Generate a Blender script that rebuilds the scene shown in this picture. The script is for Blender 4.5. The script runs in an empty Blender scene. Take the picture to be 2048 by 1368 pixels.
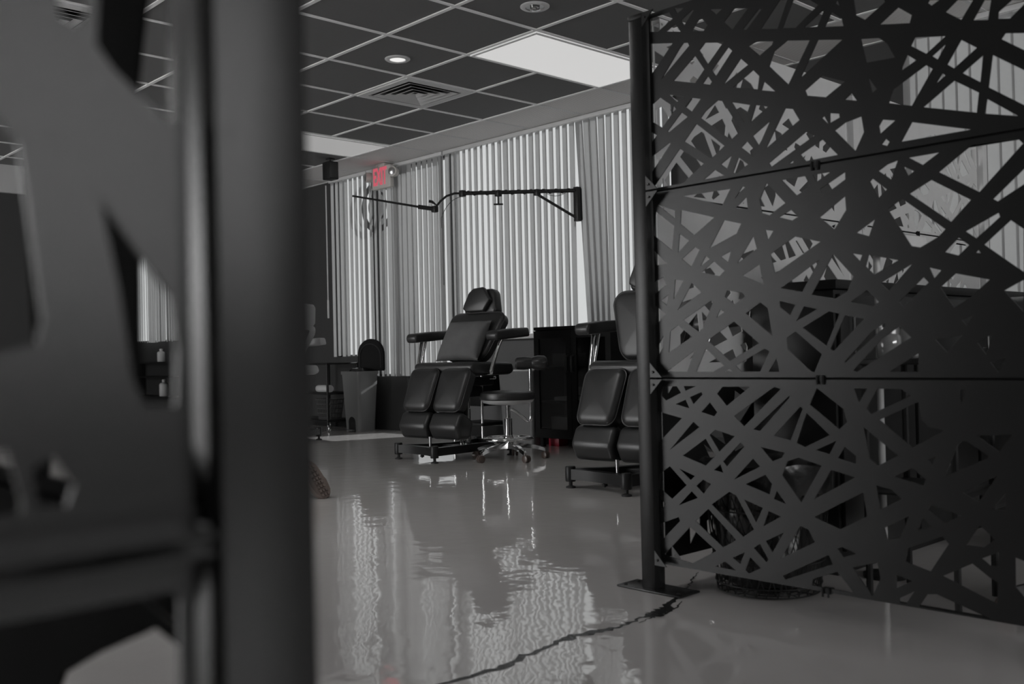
import bpy, bmesh, math, random
from mathutils import Vector, Matrix, Euler
PI = math.pi
R = math.radians
scene = bpy.context.scene
COL = scene.collection
random.seed(7)

HOLES_TOP = [[(0.036,1.723),(0.049,1.723),(0.108,1.723),(0.12,1.701),(0.064,1.676),(0.035,1.683)],
[(0.127,1.73),(0.16,1.721),(0.137,1.711)],
[(0.15,1.689),(0.19,1.708),(0.196,1.705),(0.161,1.67)],
[(0.095,1.669),(0.129,1.683),(0.148,1.655)],
[(0.217,1.678),(0.226,1.672),(0.243,1.65),(0.229,1.637),(0.188,1.647)],
[(0.254,1.693),(0.293,1.683),(0.274,1.673)],
[(0.299,1.645),(0.335,1.674),(0.378,1.662),(0.326,1.616)],
[(0.36,1.608),(0.412,1.651),(0.422,1.648),(0.372,1.604)],
[(0.036,1.647),(0.118,1.629),(0.037,1.554)],
[(0.155,1.62),(0.172,1.617),(0.177,1.607),(0.072,1.53)],
[(0.233,1.602),(0.295,1.588),(0.241,1.538),(0.213,1.585)],
[(0.197,1.573),(0.228,1.526),(0.195,1.494),(0.118,1.517)],
[(0.311,1.57),(0.324,1.557),(0.267,1.498),(0.254,1.518)],
[(0.24,1.504),(0.253,1.485),(0.247,1.478),(0.222,1.486)],
[(0.351,1.529),(0.374,1.506),(0.291,1.468)],
[(0.39,1.488),(0.409,1.467),(0.403,1.432),(0.324,1.454)],
[(0.378,1.557),(0.402,1.564),(0.455,1.552),(0.451,1.543),(0.412,1.523)],
[(0.458,1.524),(0.498,1.543),(0.564,1.528),(0.498,1.425),(0.441,1.487)],
[(0.588,1.523),(0.656,1.507),(0.535,1.435)],
[(0.596,1.427),(0.66,1.398),(0.606,1.369),(0.553,1.384),(0.547,1.399)],
[(0.424,1.449),(0.457,1.415),(0.415,1.427)],
[(0.479,1.658),(0.501,1.652),(0.469,1.582),(0.418,1.595)],
[(0.519,1.647),(0.567,1.634),(0.591,1.614),(0.523,1.571),(0.485,1.58)],
[(0.549,1.566),(0.61,1.6),(0.587,1.558)],
[(0.628,1.585),(0.656,1.561),(0.66,1.541),(0.609,1.552)],
[(0.645,1.614),(0.651,1.595),(0.641,1.605)],
[(0.69,1.602),(0.771,1.58),(0.772,1.572),(0.719,1.542),(0.695,1.56)],
[(0.805,1.55),(0.839,1.522),(0.833,1.504),(0.757,1.52)],
[(0.883,1.547),(0.907,1.541),(0.888,1.532),(0.879,1.541)],
[(0.949,1.529),(0.985,1.519),(0.957,1.48),(0.921,1.508)],
[(1.01,1.512),(1.025,1.508),(1.017,1.464),(0.984,1.472)],
[(1.07,1.496),(1.105,1.486),(1.065,1.455),(1.039,1.461),(1.041,1.477)],
[(0.707,1.496),(0.754,1.487),(0.775,1.468),(0.794,1.429),(0.72,1.433)],
[(0.724,1.395),(0.745,1.361),(0.733,1.354)],
[(0.845,1.466),(0.919,1.451),(0.872,1.42),(0.835,1.448)],
[(0.92,1.433),(0.899,1.4),(0.886,1.411)],
[(0.955,1.433),(0.99,1.406),(0.937,1.37),(0.921,1.383)],
[(1.004,1.386),(0.996,1.325),(0.956,1.355)],
[(1.054,1.424),(1.123,1.408),(1.121,1.355),(1.045,1.413)],
[(1.025,1.381),(1.12,1.31),(1.118,1.232),(1.014,1.309)],
[(0.825,1.428),(0.847,1.41),(0.807,1.392)],
[(0.87,1.393),(0.886,1.38),(0.833,1.302),(0.775,1.32),(0.788,1.352)],
[(0.909,1.364),(0.916,1.358),(0.892,1.342)],
[(0.936,1.341),(0.992,1.301),(0.986,1.256),(0.861,1.293)],
[(1.01,1.283),(1.076,1.231),(1.004,1.25)],
[(0.677,1.365),(0.691,1.343),(0.659,1.352)],
[(0.594,1.317),(0.6,1.321),(0.612,1.297)],
[(0.617,1.325),(0.642,1.319),(0.643,1.309),(0.616,1.3)],
[(0.629,1.278),(0.658,1.293),(0.702,1.301),(0.708,1.26),(0.684,1.216)],
[(0.748,1.268),(0.758,1.282),(0.79,1.274),(0.751,1.248)],
[(0.832,1.262),(0.972,1.219),(0.804,1.219)],
[(0.765,1.233),(0.774,1.224),(0.768,1.215),(0.754,1.221)],
[(0.487,1.363),(0.509,1.357),(0.528,1.324),(0.424,1.265)],
[(0.546,1.289),(0.57,1.275),(0.44,1.213),(0.433,1.224)],
[(0.593,1.261),(0.635,1.214),(0.544,1.212),(0.529,1.232)],
[(0.494,1.213),(0.507,1.22),(0.506,1.213)],
[(0.439,1.338),(0.411,1.29),(0.402,1.278),(0.384,1.307)],
[(0.365,1.295),(0.39,1.264),(0.383,1.25),(0.346,1.281)],
[(0.319,1.413),(0.377,1.394),(0.357,1.35)],
[(0.396,1.39),(0.433,1.378),(0.378,1.346)],
[(0.271,1.428),(0.287,1.423),(0.346,1.329),(0.312,1.308),(0.212,1.389),(0.229,1.405)],
[(0.196,1.375),(0.29,1.295),(0.246,1.267),(0.152,1.331)],
[(0.144,1.418),(0.165,1.401),(0.097,1.368),(0.091,1.372)],
[(0.134,1.313),(0.218,1.256),(0.195,1.242),(0.143,1.21),(0.04,1.209),(0.039,1.218)],
[(0.099,1.338),(0.101,1.333),(0.03,1.26),(0.032,1.307)],
[(0.03,1.381),(0.051,1.367),(0.032,1.35)],
[(0.066,1.478),(0.104,1.449),(0.107,1.419),(0.072,1.386),(0.036,1.41),(0.037,1.463)],
[(0.115,1.444),(0.124,1.432),(0.109,1.421)],
[(0.101,1.479),(0.156,1.462),(0.128,1.452)],
[(0.183,1.453),(0.213,1.444),(0.181,1.413),(0.158,1.432)],
[(0.314,1.265),(0.297,1.229),(0.277,1.245)],
[(0.336,1.255),(0.365,1.231),(0.327,1.21),(0.317,1.216)],
[(0.256,1.232),(0.287,1.211),(0.217,1.21)]]
HOLES_MIDDLE = [[(0.143,1.172),(0.306,1.171),(0.278,1.128)],
[(0.346,1.172),(0.354,1.169),(0.319,1.14)],
[(0.358,1.141),(0.362,1.107),(0.322,1.115)],
[(0.423,1.171),(0.479,1.109),(0.43,1.082),(0.406,1.091),(0.4,1.126)],
[(0.471,1.172),(0.54,1.173),(0.554,1.144),(0.514,1.125)],
[(0.563,1.173),(0.614,1.173),(0.573,1.153)],
[(0.583,1.133),(0.654,1.167),(0.654,1.148),(0.592,1.114)],
[(0.496,1.089),(0.516,1.068),(0.499,1.06),(0.46,1.073)],
[(0.58,1.059),(0.652,1.105),(0.654,1.069),(0.62,1.023)],
[(0.134,1.132),(0.249,1.097),(0.178,1.053),(0.13,1.092)],
[(0.283,1.085),(0.339,1.069),(0.323,1.043),(0.231,1.01)],
[(0.377,1.031),(0.387,0.994),(0.323,0.959)],
[(0.416,1.043),(0.44,1.038),(0.423,1.015)],
[(0.43,0.976),(0.505,1.016),(0.579,0.995),(0.442,0.921)],
[(0.394,0.951),(0.405,0.895),(0.339,0.924)],
[(0.303,0.996),(0.292,0.965),(0.269,0.983)],
[(0.244,0.972),(0.28,0.942),(0.263,0.928),(0.201,0.943)],
[(0.217,0.991),(0.23,0.979),(0.197,0.96)],
[(0.18,1.019),(0.196,1.009),(0.165,0.962),(0.132,0.988)],
[(0.126,1.063),(0.159,1.039),(0.119,1.007)],
[(0.04,1.139),(0.107,1.088),(0.097,1.016),(0.03,1.068)],
[(0.046,1.159),(0.111,1.133),(0.11,1.11)],
[(0.03,1.022),(0.078,0.978),(0.038,0.977)],
[(0.03,0.927),(0.063,0.941),(0.073,0.917),(0.032,0.892)],
[(0.106,0.929),(0.136,0.924),(0.098,0.87)],
[(0.166,0.915),(0.198,0.886),(0.111,0.837)],
[(0.08,0.887),(0.073,0.853),(0.051,0.87)],
[(0.031,0.855),(0.068,0.83),(0.029,0.795)],
[(0.232,0.86),(0.237,0.853),(0.2,0.782),(0.186,0.771),(0.132,0.808)],
[(0.287,0.886),(0.338,0.876),(0.345,0.865),(0.311,0.845),(0.279,0.868)],
[(0.262,0.834),(0.276,0.825),(0.248,0.809)],
[(0.394,0.846),(0.417,0.829),(0.429,0.753),(0.346,0.818)],
[(0.454,0.847),(0.502,0.834),(0.485,0.807),(0.455,0.829)],
[(0.527,0.829),(0.565,0.819),(0.503,0.79)],
[(0.575,0.948),(0.523,0.867),(0.459,0.881)],
[(0.615,0.959),(0.669,0.898),(0.651,0.86),(0.618,0.844),(0.55,0.858)],
[(0.599,0.812),(0.628,0.804),(0.589,0.722),(0.521,0.772)],
[(0.112,0.794),(0.161,0.758),(0.076,0.713),(0.083,0.777)],
[(0.057,0.765),(0.053,0.729),(0.029,0.691),(0.027,0.721)],
[(0.307,0.797),(0.387,0.734),(0.291,0.686),(0.215,0.746)],
[(0.17,0.719),(0.141,0.656),(0.067,0.657)],
[(0.209,0.723),(0.27,0.673),(0.233,0.656),(0.173,0.656)],
[(0.404,0.719),(0.419,0.711),(0.388,0.656),(0.326,0.656),(0.309,0.673)],
[(0.288,0.664),(0.298,0.656),(0.27,0.656)],
[(0.44,0.692),(0.448,0.655),(0.414,0.655)],
[(0.5,0.763),(0.575,0.701),(0.553,0.654),(0.542,0.656),(0.475,0.715),(0.473,0.746)],
[(0.875,1.115),(0.967,1.055),(0.92,1.009),(0.821,1.089)],
[(0.802,1.079),(0.906,0.993),(0.889,0.977),(0.844,0.955),(0.822,0.961),(0.765,1.058)],
[(0.894,1.131),(0.973,1.183),(1.074,1.181),(1.085,1.167),(0.987,1.071)],
[(0.822,1.177),(0.897,1.178),(0.856,1.154)],
[(0.744,1.156),(0.767,1.169),(0.794,1.175),(0.776,1.13)],
[(0.809,1.157),(0.834,1.142),(0.819,1.133)],
[(0.72,1.134),(0.728,1.139),(0.764,1.107),(0.742,1.089)],
[(1.017,1.051),(1.105,1.127),(1.104,1.086),(1.027,1.044)],
[(1.054,0.998),(1.081,0.975),(1.079,0.878),(1.058,0.895),(0.994,0.948)],
[(1.028,1.018),(1.031,1.008),(0.977,0.964),(0.953,0.983)],
[(0.936,0.97),(0.96,0.95),(0.935,0.928),(0.903,0.939)],
[(0.981,0.937),(0.986,0.929),(0.975,0.931)],
[(0.927,0.886),(1.004,0.866),(0.961,0.829),(0.921,0.805),(0.89,0.856)],
[(0.865,0.905),(0.893,0.896),(0.876,0.878)],
[(0.85,0.883),(0.862,0.869),(0.798,0.813),(0.787,0.826)],
[(0.824,0.918),(0.762,0.855),(0.741,0.876)],
[(0.712,0.949),(0.788,0.929),(0.725,0.898),(0.703,0.921)],
[(0.669,0.956),(0.694,0.95),(0.688,0.935)],
[(0.704,0.861),(0.735,0.829),(0.719,0.819),(0.659,0.833)],
[(0.643,0.8),(0.695,0.788),(0.609,0.708),(0.6,0.714)],
[(0.75,0.777),(0.75,0.768),(0.642,0.678),(0.638,0.68),(0.715,0.756)],
[(0.787,0.767),(0.815,0.738),(0.671,0.654),(0.662,0.658),(0.739,0.735)],
[(0.832,0.699),(0.832,0.654),(0.758,0.654)],
[(0.731,1.037),(0.714,0.996),(0.681,1.008)],
[(0.874,0.731),(0.939,0.74),(0.902,0.7)],
[(0.972,0.722),(1.009,0.742),(0.992,0.693)],
[(0.938,0.776),(0.965,0.786),(0.949,0.762)],
[(1,0.676),(1.034,0.685),(1.018,0.652)],
[(1.035,0.839),(1.078,0.861),(1.076,0.788)]]
HOLES_BOTTOM = [[(0.053,0.612),(0.102,0.613),(0.117,0.594),(0.061,0.57),(0.045,0.583)],
[(0.128,0.614),(0.172,0.614),(0.133,0.6)],
[(0.19,0.597),(0.194,0.59),(0.161,0.561),(0.149,0.582)],
[(0.133,0.574),(0.146,0.549),(0.096,0.56)],
[(0.263,0.613),(0.355,0.614),(0.276,0.559),(0.244,0.593)],
[(0.219,0.568),(0.243,0.54),(0.233,0.528),(0.188,0.539)],
[(0.031,0.537),(0.118,0.519),(0.028,0.442)],
[(0.159,0.51),(0.18,0.495),(0.07,0.423)],
[(0.43,0.614),(0.451,0.609),(0.332,0.503),(0.3,0.531)],
[(0.475,0.59),(0.478,0.587),(0.383,0.492),(0.362,0.496)],
[(0.509,0.563),(0.515,0.556),(0.477,0.471),(0.426,0.481)],
[(0.526,0.546),(0.592,0.49),(0.519,0.455),(0.495,0.465)],
[(0.558,0.612),(0.632,0.559),(0.641,0.525),(0.619,0.506),(0.536,0.568)],
[(0.235,0.49),(0.3,0.474),(0.247,0.428),(0.215,0.474)],
[(0.201,0.463),(0.233,0.415),(0.199,0.385),(0.118,0.409)],
[(0.319,0.457),(0.331,0.447),(0.271,0.387),(0.259,0.401)],
[(0.25,0.392),(0.258,0.369),(0.227,0.374)],
[(0.358,0.415),(0.38,0.394),(0.293,0.351)],
[(0.384,0.448),(0.458,0.437),(0.449,0.423),(0.419,0.411)],
[(0.465,0.414),(0.499,0.426),(0.566,0.409),(0.504,0.307),(0.448,0.375)],
[(0.069,0.375),(0.129,0.323),(0.075,0.278),(0.029,0.307),(0.032,0.35)],
[(0.104,0.37),(0.16,0.352),(0.144,0.339)],
[(0.188,0.344),(0.215,0.333),(0.189,0.303),(0.164,0.324)],
[(0.396,0.373),(0.416,0.349),(0.408,0.32),(0.332,0.342)],
[(0.43,0.332),(0.459,0.298),(0.42,0.309)],
[(0.277,0.316),(0.3,0.308),(0.355,0.218),(0.32,0.194),(0.216,0.275)],
[(0.326,0.299),(0.385,0.281),(0.363,0.238)],
[(0.403,0.274),(0.441,0.263),(0.386,0.231)],
[(0.204,0.261),(0.297,0.182),(0.252,0.156),(0.158,0.221)],
[(0.147,0.307),(0.168,0.289),(0.098,0.261)],
[(0.031,0.274),(0.05,0.26),(0.032,0.242)],
[(0.097,0.226),(0.102,0.215),(0.039,0.156),(0.03,0.2)],
[(0.138,0.202),(0.229,0.143),(0.143,0.096),(0.064,0.104),(0.041,0.109)],
[(0.449,0.221),(0.412,0.162),(0.392,0.191)],
[(0.373,0.181),(0.399,0.141),(0.392,0.133),(0.353,0.167)],
[(0.499,0.244),(0.523,0.237),(0.541,0.206),(0.436,0.148)],
[(0.323,0.151),(0.308,0.117),(0.283,0.131)],
[(0.341,0.14),(0.374,0.114),(0.336,0.094),(0.324,0.102)],
[(0.257,0.117),(0.294,0.096),(0.223,0.098)],
[(0.442,0.103),(0.579,0.177),(0.591,0.155),(0.45,0.094)],
[(0.603,0.137),(0.647,0.089),(0.528,0.091),(0.532,0.108)],
[(0.593,0.4),(0.659,0.385),(0.542,0.319)],
[(0.68,0.349),(0.689,0.289),(0.615,0.248),(0.541,0.272)],
[(0.61,0.476),(0.59,0.441),(0.551,0.449)],
[(0.633,0.462),(0.663,0.44),(0.662,0.42),(0.613,0.432)],
[(0.685,0.515),(0.774,0.447),(0.722,0.419),(0.699,0.437)],
[(0.662,0.612),(0.698,0.612),(0.675,0.576)],
[(0.725,0.612),(0.786,0.612),(0.811,0.595),(0.707,0.548),(0.694,0.561)],
[(0.829,0.581),(0.835,0.539),(0.852,0.52),(0.891,0.514),(0.81,0.469),(0.728,0.534)],
[(0.809,0.419),(0.842,0.394),(0.836,0.378),(0.764,0.395)],
[(0.869,0.452),(0.859,0.43),(0.847,0.441)],
[(0.931,0.492),(0.943,0.49),(0.993,0.457),(0.888,0.404),(0.919,0.479)],
[(0.715,0.369),(0.755,0.362),(0.781,0.341),(0.725,0.31)],
[(0.798,0.301),(0.773,0.242),(0.741,0.236),(0.734,0.265)],
[(0.833,0.299),(0.853,0.28),(0.817,0.265)],
[(0.852,0.334),(0.924,0.315),(0.883,0.292),(0.845,0.32)],
[(1.01,0.416),(0.965,0.35),(0.929,0.369)],
[(0.605,0.197),(0.619,0.203),(0.657,0.19),(0.621,0.177)],
[(0.646,0.154),(0.713,0.176),(0.72,0.136),(0.697,0.089)],
[(0.762,0.152),(0.801,0.143),(0.761,0.119)],
[(0.805,0.117),(0.785,0.085),(0.768,0.085),(0.768,0.095)],
[(0.838,0.116),(0.861,0.12),(0.988,0.082),(0.817,0.083)],
[(0.877,0.166),(0.947,0.205),(0.986,0.178),(1.004,0.169),(1,0.12)],
[(0.793,0.222),(0.879,0.261),(0.893,0.244),(0.847,0.172),(0.786,0.188)],
[(0.966,0.297),(1,0.267),(0.974,0.247),(0.934,0.247)],
[(0.969,0.22),(1.006,0.239),(1.005,0.206),(0.987,0.206)],
[(1.043,0.232),(1.097,0.217),(1.094,0.109),(1.042,0.165)],
[(0.965,0.505),(1.044,0.511),(1.014,0.47)],
[(0.995,0.337),(1.027,0.377),(1.024,0.335)],
[(0.93,0.612),(0.942,0.612),(0.931,0.576)]]
HOLES_NEAR_MID = [[(0.0905,0.9207),(0.0743,0.9255),(0.0737,0.8855),(0.0747,0.8753),(0.08,0.8682),(0.0867,0.8707)],
[(0.0667,0.9413),(0.0271,0.9539),(0.0345,0.8299),(0.0538,0.8432),(0.0639,0.8517),(0.0715,0.8615)],
[(0.1225,0.8299),(0.1112,0.8219),(0.1043,0.8131),(0.1019,0.7929),(0.0959,0.739),(0.0981,0.7284),(0.124,0.7225)],
[(0.0713,0.7942),(0.0517,0.7667),(0.0394,0.751),(0.0361,0.7254),(0.0375,0.6993),(0.0523,0.7001),(0.058,0.7121),(0.0632,0.7527)],
[(0.1208,0.6898),(0.111,0.6849),(0.1055,0.6635),(0.1056,0.6581),(0.1213,0.6572)],
[(0.1013,0.6767),(0.092,0.6807),(0.0843,0.6675),(0.0873,0.6588),(0.0996,0.6603)]]
HOLES_NEAR_BOT = [[(0.1293,0.6137),(0.0404,0.6138),(0.0374,0.6091),(0.0385,0.5262),(0.1302,0.5544)]]
HOLES_WING2_MID = [[(0.3014,1.067),(0.1884,1.0259),(0.193,0.9254),(0.2865,0.9483)],
[(0.102,0.9488),(0.0309,0.9272),(0.0349,0.8293),(0.126,0.8751)],
[(0.1261,0.7916),(0.0368,0.7827),(0.0407,0.6891),(0.1276,0.6936)],
[(0.4993,0.9531),(0.3318,0.9003),(0.322,0.8328),(0.3082,0.7234),(0.5123,0.7257)],
[(0.5156,0.6693),(0.3346,0.6722),(0.3403,0.6037),(0.5206,0.5823)],
[(0.2826,0.6586),(0.2243,0.6619),(0.2347,0.6299),(0.2904,0.6231)]]
HOLES_WING2_BOT = [[(0.2588,0.5109),(0.1962,0.537),(0.1257,0.5628),(0.1105,0.5688),(0.0405,0.558),(0.0428,0.5017),(0.3344,0.4162)]]
HOLES_TOP_AS_MID = [[(x, z-.5415) for x, z in p] for p in HOLES_TOP]


# ------------------------------------------------------------------ materials
def new_mat(name):
    m = bpy.data.materials.new(name); m.use_nodes = True
    nt = m.node_tree
    return m, nt, nt.nodes['Principled BSDF'], nt.nodes['Material Output']

def noise_mat(name, col, rough=0.5, metal=0.0, var=0.15, scale=12.0, bump=0.0, bscale=200.0, spec=0.5, rvar=0.1, coat=0.0):
    m, nt, b, o = new_mat(name)
    tc = nt.nodes.new('ShaderNodeTexCoord')
    n = nt.nodes.new('ShaderNodeTexNoise'); n.inputs['Scale'].default_value = scale; n.inputs['Detail'].default_value = 4
    nt.links.new(tc.outputs['Object'], n.inputs['Vector'])
    r = nt.nodes.new('ShaderNodeMix'); r.data_type = 'RGBA'
    c = (col, col, col) if isinstance(col, (int, float)) else col
    r.inputs['A'].default_value = tuple(x*(1-var) for x in c)+(1,)
    r.inputs['B'].default_value = tuple(min(1, x*(1+var)) for x in c)+(1,)
    nt.links.new(n.outputs['Fac'], r.inputs['Factor'])
    nt.links.new(r.outputs['Result'], b.inputs['Base Color'])
    mr = nt.nodes.new('ShaderNodeMapRange')
    mr.inputs['To Min'].default_value = max(0.02, rough-rvar*rough); mr.inputs['To Max'].default_value = min(1, rough+rvar*rough)
    nt.links.new(n.outputs['Fac'], mr.inputs['Value']); nt.links.new(mr.outputs['Result'], b.inputs['Roughness'])
    b.inputs['Metallic'].default_value = metal
    b.inputs['Specular IOR Level'].default_value = spec
    b.inputs['Coat Weight'].default_value = coat
    if bump > 0:
        n2 = nt.nodes.new('ShaderNodeTexNoise'); n2.inputs['Scale'].default_value = bscale; n2.inputs['Detail'].default_value = 3
        nt.links.new(tc.outputs['Object'], n2.inputs['Vector'])
        bp = nt.nodes.new('ShaderNodeBump'); bp.inputs['Strength'].default_value = bump; bp.inputs['Distance'].default_value = 0.004
        nt.links.new(n2.outputs['Fac'], bp.inputs['Height']); nt.links.new(bp.outputs['Normal'], b.inputs['Normal'])
    return m

def emit_mat(name, col, strength):
    m, nt, b, o = new_mat(name)
    b.inputs['Base Color'].default_value = tuple(min(1, c*0.12) for c in col)+(1,)
    b.inputs['Emission Color'].default_value = tuple(col)+(1,)
    b.inputs['Emission Strength'].default_value = strength
    b.inputs['Roughness'].default_value = 0.6
    return m

M = {}
M['leather'] = noise_mat('black_leather', 0.028, 0.36, var=0.2, bump=0.12, bscale=260, spec=0.6)
M['leather_pale'] = noise_mat('pale_pads', 0.42, 0.35, var=0.1, bump=0.1, bscale=40)  # lighter pads for the half-hidden chair
M['velvet'] = noise_mat('charcoal_velvet', 0.14, 0.75, var=0.3, scale=9, bump=0.25, bscale=30, spec=0.3)
M['chrome'] = noise_mat('chrome', 0.78, 0.10, metal=1.0, var=0.05, scale=30)
M['steel'] = noise_mat('brushed_steel', 0.45, 0.3, metal=1.0, var=0.1, scale=40)
M['black_metal'] = noise_mat('black_powder_coat', 0.016, 0.42, var=0.1, bump=0.05, bscale=600, spec=0.35)
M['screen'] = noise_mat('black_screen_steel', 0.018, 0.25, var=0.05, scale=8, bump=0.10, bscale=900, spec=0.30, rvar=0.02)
M['screen_shaded'] = noise_mat('shaded_screen_steel', 0.010, 0.9, var=0.1, scale=8, spec=0.05)  # darker sheenless copy of the screen steel, stands in for shade
M['screen_pale'] = noise_mat('pale_screen_steel', 0.62, 0.5, var=0.08, scale=20, bump=0.08, bscale=900)
M['black_plastic'] = noise_mat('black_plastic', 0.014, 0.5, var=0.15, spec=0.3)
M['grey_plastic'] = noise_mat('grey_plastic', 0.17, 0.38, var=0.08, scale=6)
M['dark_plastic'] = noise_mat('dark_grey_plastic', 0.07, 0.4, var=0.1)
M['white_plastic'] = noise_mat('white_plastic', 0.62, 0.45, var=0.05)
M['pale_box'] = noise_mat('pale_housing', (0.55, 0.53, 0.50), 0.5, var=0.05)
M['wall_dark'] = noise_mat('dark_wall_paint', 0.045, 0.7, var=0.1, scale=3, bump=0.05, bscale=150)
M['wall_grey'] = noise_mat('grey_wall_paint', 0.12, 0.7, var=0.08, scale=3, bump=0.05, bscale=150)
M['wall_light'] = noise_mat('light_wall_paint', 0.5, 0.7, var=0.05, scale=3)
M['white_trim'] = noise_mat('white_trim_paint', 0.62, 0.45, var=0.05)
M['tile_dark'] = noise_mat('black_ceiling_tile', 0.15, 0.85, var=0.12, scale=60, bump=0.15, bscale=350)
M['grid'] = noise_mat('ceiling_grid_paint', 0.92, 0.5, var=0.04)
M['vent'] = noise_mat('vent_paint', 0.62, 0.5, var=0.04)
M['glass_dark'] = noise_mat('smoked_glass', 0.018, 0.12, var=0.1, spec=0.6)
M['paper'] = noise_mat('paper_white', 0.6, 0.7, var=0.06)
M['cabinet'] = noise_mat('cabinet_black', 0.009, 0.6, var=0.1, spec=0.15)
M['rubber'] = noise_mat('dark_rubber', 0.03, 0.7, var=0.2)
M['caster'] = noise_mat('smoky_brown_wheel', (0.10, 0.075, 0.065), 0.3, var=0.15)
M['red'] = noise_mat('red_plastic', (0.42, 0.02, 0.05), 0.4, var=0.1)
M['amber'] = noise_mat('amber_plastic', (0.35, 0.07, 0.03), 0.35, var=0.1)
M['bag'] = noise_mat('black_bin_bag', 0.014, 0.22, var=0.3, scale=8, bump=0.9, bscale=14, spec=0.7)
M['crack'] = noise_mat('floor_crack_dark', 0.012, 0.25, var=0.5, scale=30, bump=0.8, bscale=60)
M['shoe'] = noise_mat('grey_shoe_fabric', 0.16, 0.8, var=0.2, scale=40, bump=0.3, bscale=200)
M['sole'] = noise_mat('tan_shoe_sole', (0.16, 0.125, 0.11), 0.7, var=0.2, scale=30)
M['jar'] = noise_mat('clear_jar_glass', 0.25, 0.08, var=0.3, scale=40, spec=0.8)
M['light_panel'] = emit_mat('light_panel_diffuser', (1, 0.99, 0.98), 0.58)
M['light_panel_dim'] = emit_mat('light_panel_dim', (1, 0.99, 0.98), 0.32)
M['fill_panel_low'] = emit_mat('fill_panel_low', (1, 0.99, 0.98), 1.6)  # weak glow for an unseen added ceiling panel
M['fill_panel_on'] = emit_mat('fill_panel_bright', (1, 0.99, 0.98), 7.0)  # strong glow for unseen ceiling panels added as fill light
M['lamp_on'] = emit_mat('downlight_glow', (1, 0.99, 0.97), 0.85)
M['exit_red'] = emit_mat('exit_letters_red', (0.52, 0.09, 0.125), 1.0)
M['slab_glow'] = emit_mat('fill_slab_glow', (1, 1, 1), 7.5)  # glow of the unseen slab added on the front wall
M['slab_glow_right'] = emit_mat('fill_slab_glow_right', (1, 1, 1), 12.0)  # glow of the unseen slab added on the right wall
M['concrete'] = noise_mat('pavement_concrete', 0.5, 0.85, var=0.1, scale=4)

# reeded (ribbed) light ceiling tile: fine parallel grooves
m, nt, b, o = new_mat('ribbed_ceiling_tile'); M['ribbed'] = m
tc = nt.nodes.new('ShaderNodeTexCoord'); sp = nt.nodes.new('ShaderNodeSeparateXYZ')
nt.links.new(tc.outputs['Object'], sp.inputs['Vector'])
ml = nt.nodes.new('ShaderNodeMath'); ml.operation = 'MULTIPLY'; ml.inputs[1].default_value = 2*PI/0.022
nt.links.new(sp.outputs['Y'], ml.inputs[0])
sn = nt.nodes.new('ShaderNodeMath'); sn.operation = 'SINE'; nt.links.new(ml.outputs[0], sn.inputs[0])
rp = nt.nodes.new('ShaderNodeValToRGB'); rp.color_ramp.elements[0].position = 0.0; rp.color_ramp.elements[0].color = (0.45, 0.44, 0.435, 1)
rp.color_ramp.elements[1].position = 0.35; rp.color_ramp.elements[1].color = (0.80, 0.785, 0.775, 1)
ad = nt.nodes.new('ShaderNodeMath'); ad.operation = 'MULTIPLY_ADD'; ad.inputs[1].default_value = 0.5; ad.inputs[2].default_value = 0.5
nt.links.new(sn.outputs[0], ad.inputs[0]); nt.links.new(ad.outputs[0], rp.inputs['Fac'])
nt.links.new(rp.outputs['Color'], b.inputs['Base Color']); b.inputs['Roughness'].default_value = 0.8

# glossy epoxy floor with gentle ripples
m, nt, b, o = new_mat('epoxy_floor'); M['floor'] = m
tc = nt.nodes.new('ShaderNodeTexCoord')
n1 = nt.nodes.new('ShaderNodeTexNoise'); n1.inputs['Scale'].default_value = 1.3; n1.inputs['Detail'].default_value = 5
n2 = nt.nodes.new('ShaderNodeTexNoise'); n2.inputs['Scale'].default_value = 9.0; n2.inputs['Detail'].default_value = 2
n3 = nt.nodes.new('ShaderNodeTexNoise'); n3.inputs['Scale'].default_value = 45.0; n3.inputs['Detail'].default_value = 2
for n in (n1, n2, n3): nt.links.new(tc.outputs['Object'], n.inputs['Vector'])
mx = nt.nodes.new('ShaderNodeMix'); mx.data_type = 'RGBA'
mx.inputs['A'].default_value = (0.56, 0.537, 0.525, 1); mx.inputs['B'].default_value = (0.65, 0.626, 0.614, 1)
nt.links.new(n1.outputs['Fac'], mx.inputs['Factor']); nt.links.new(mx.outputs['Result'], b.inputs['Base Color'])
b.inputs['Roughness'].default_value = 0.045; b.inputs['IOR'].default_value = 3.4
b1 = nt.nodes.new('ShaderNodeBump'); b1.inputs['Strength'].default_value = 0.075; b1.inputs['Distance'].default_value = 0.02
b2 = nt.nodes.new('ShaderNodeBump'); b2.inputs['Strength'].default_value = 0.018; b2.inputs['Distance'].default_value = 0.003
nt.links.new(n2.outputs['Fac'], b1.inputs['Height']); nt.links.new(n3.outputs['Fac'], b2.inputs['Height'])
nt.links.new(b1.outputs['Normal'], b2.inputs['Normal']); nt.links.new(b2.outputs['Normal'], b.inputs['Normal'])

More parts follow.
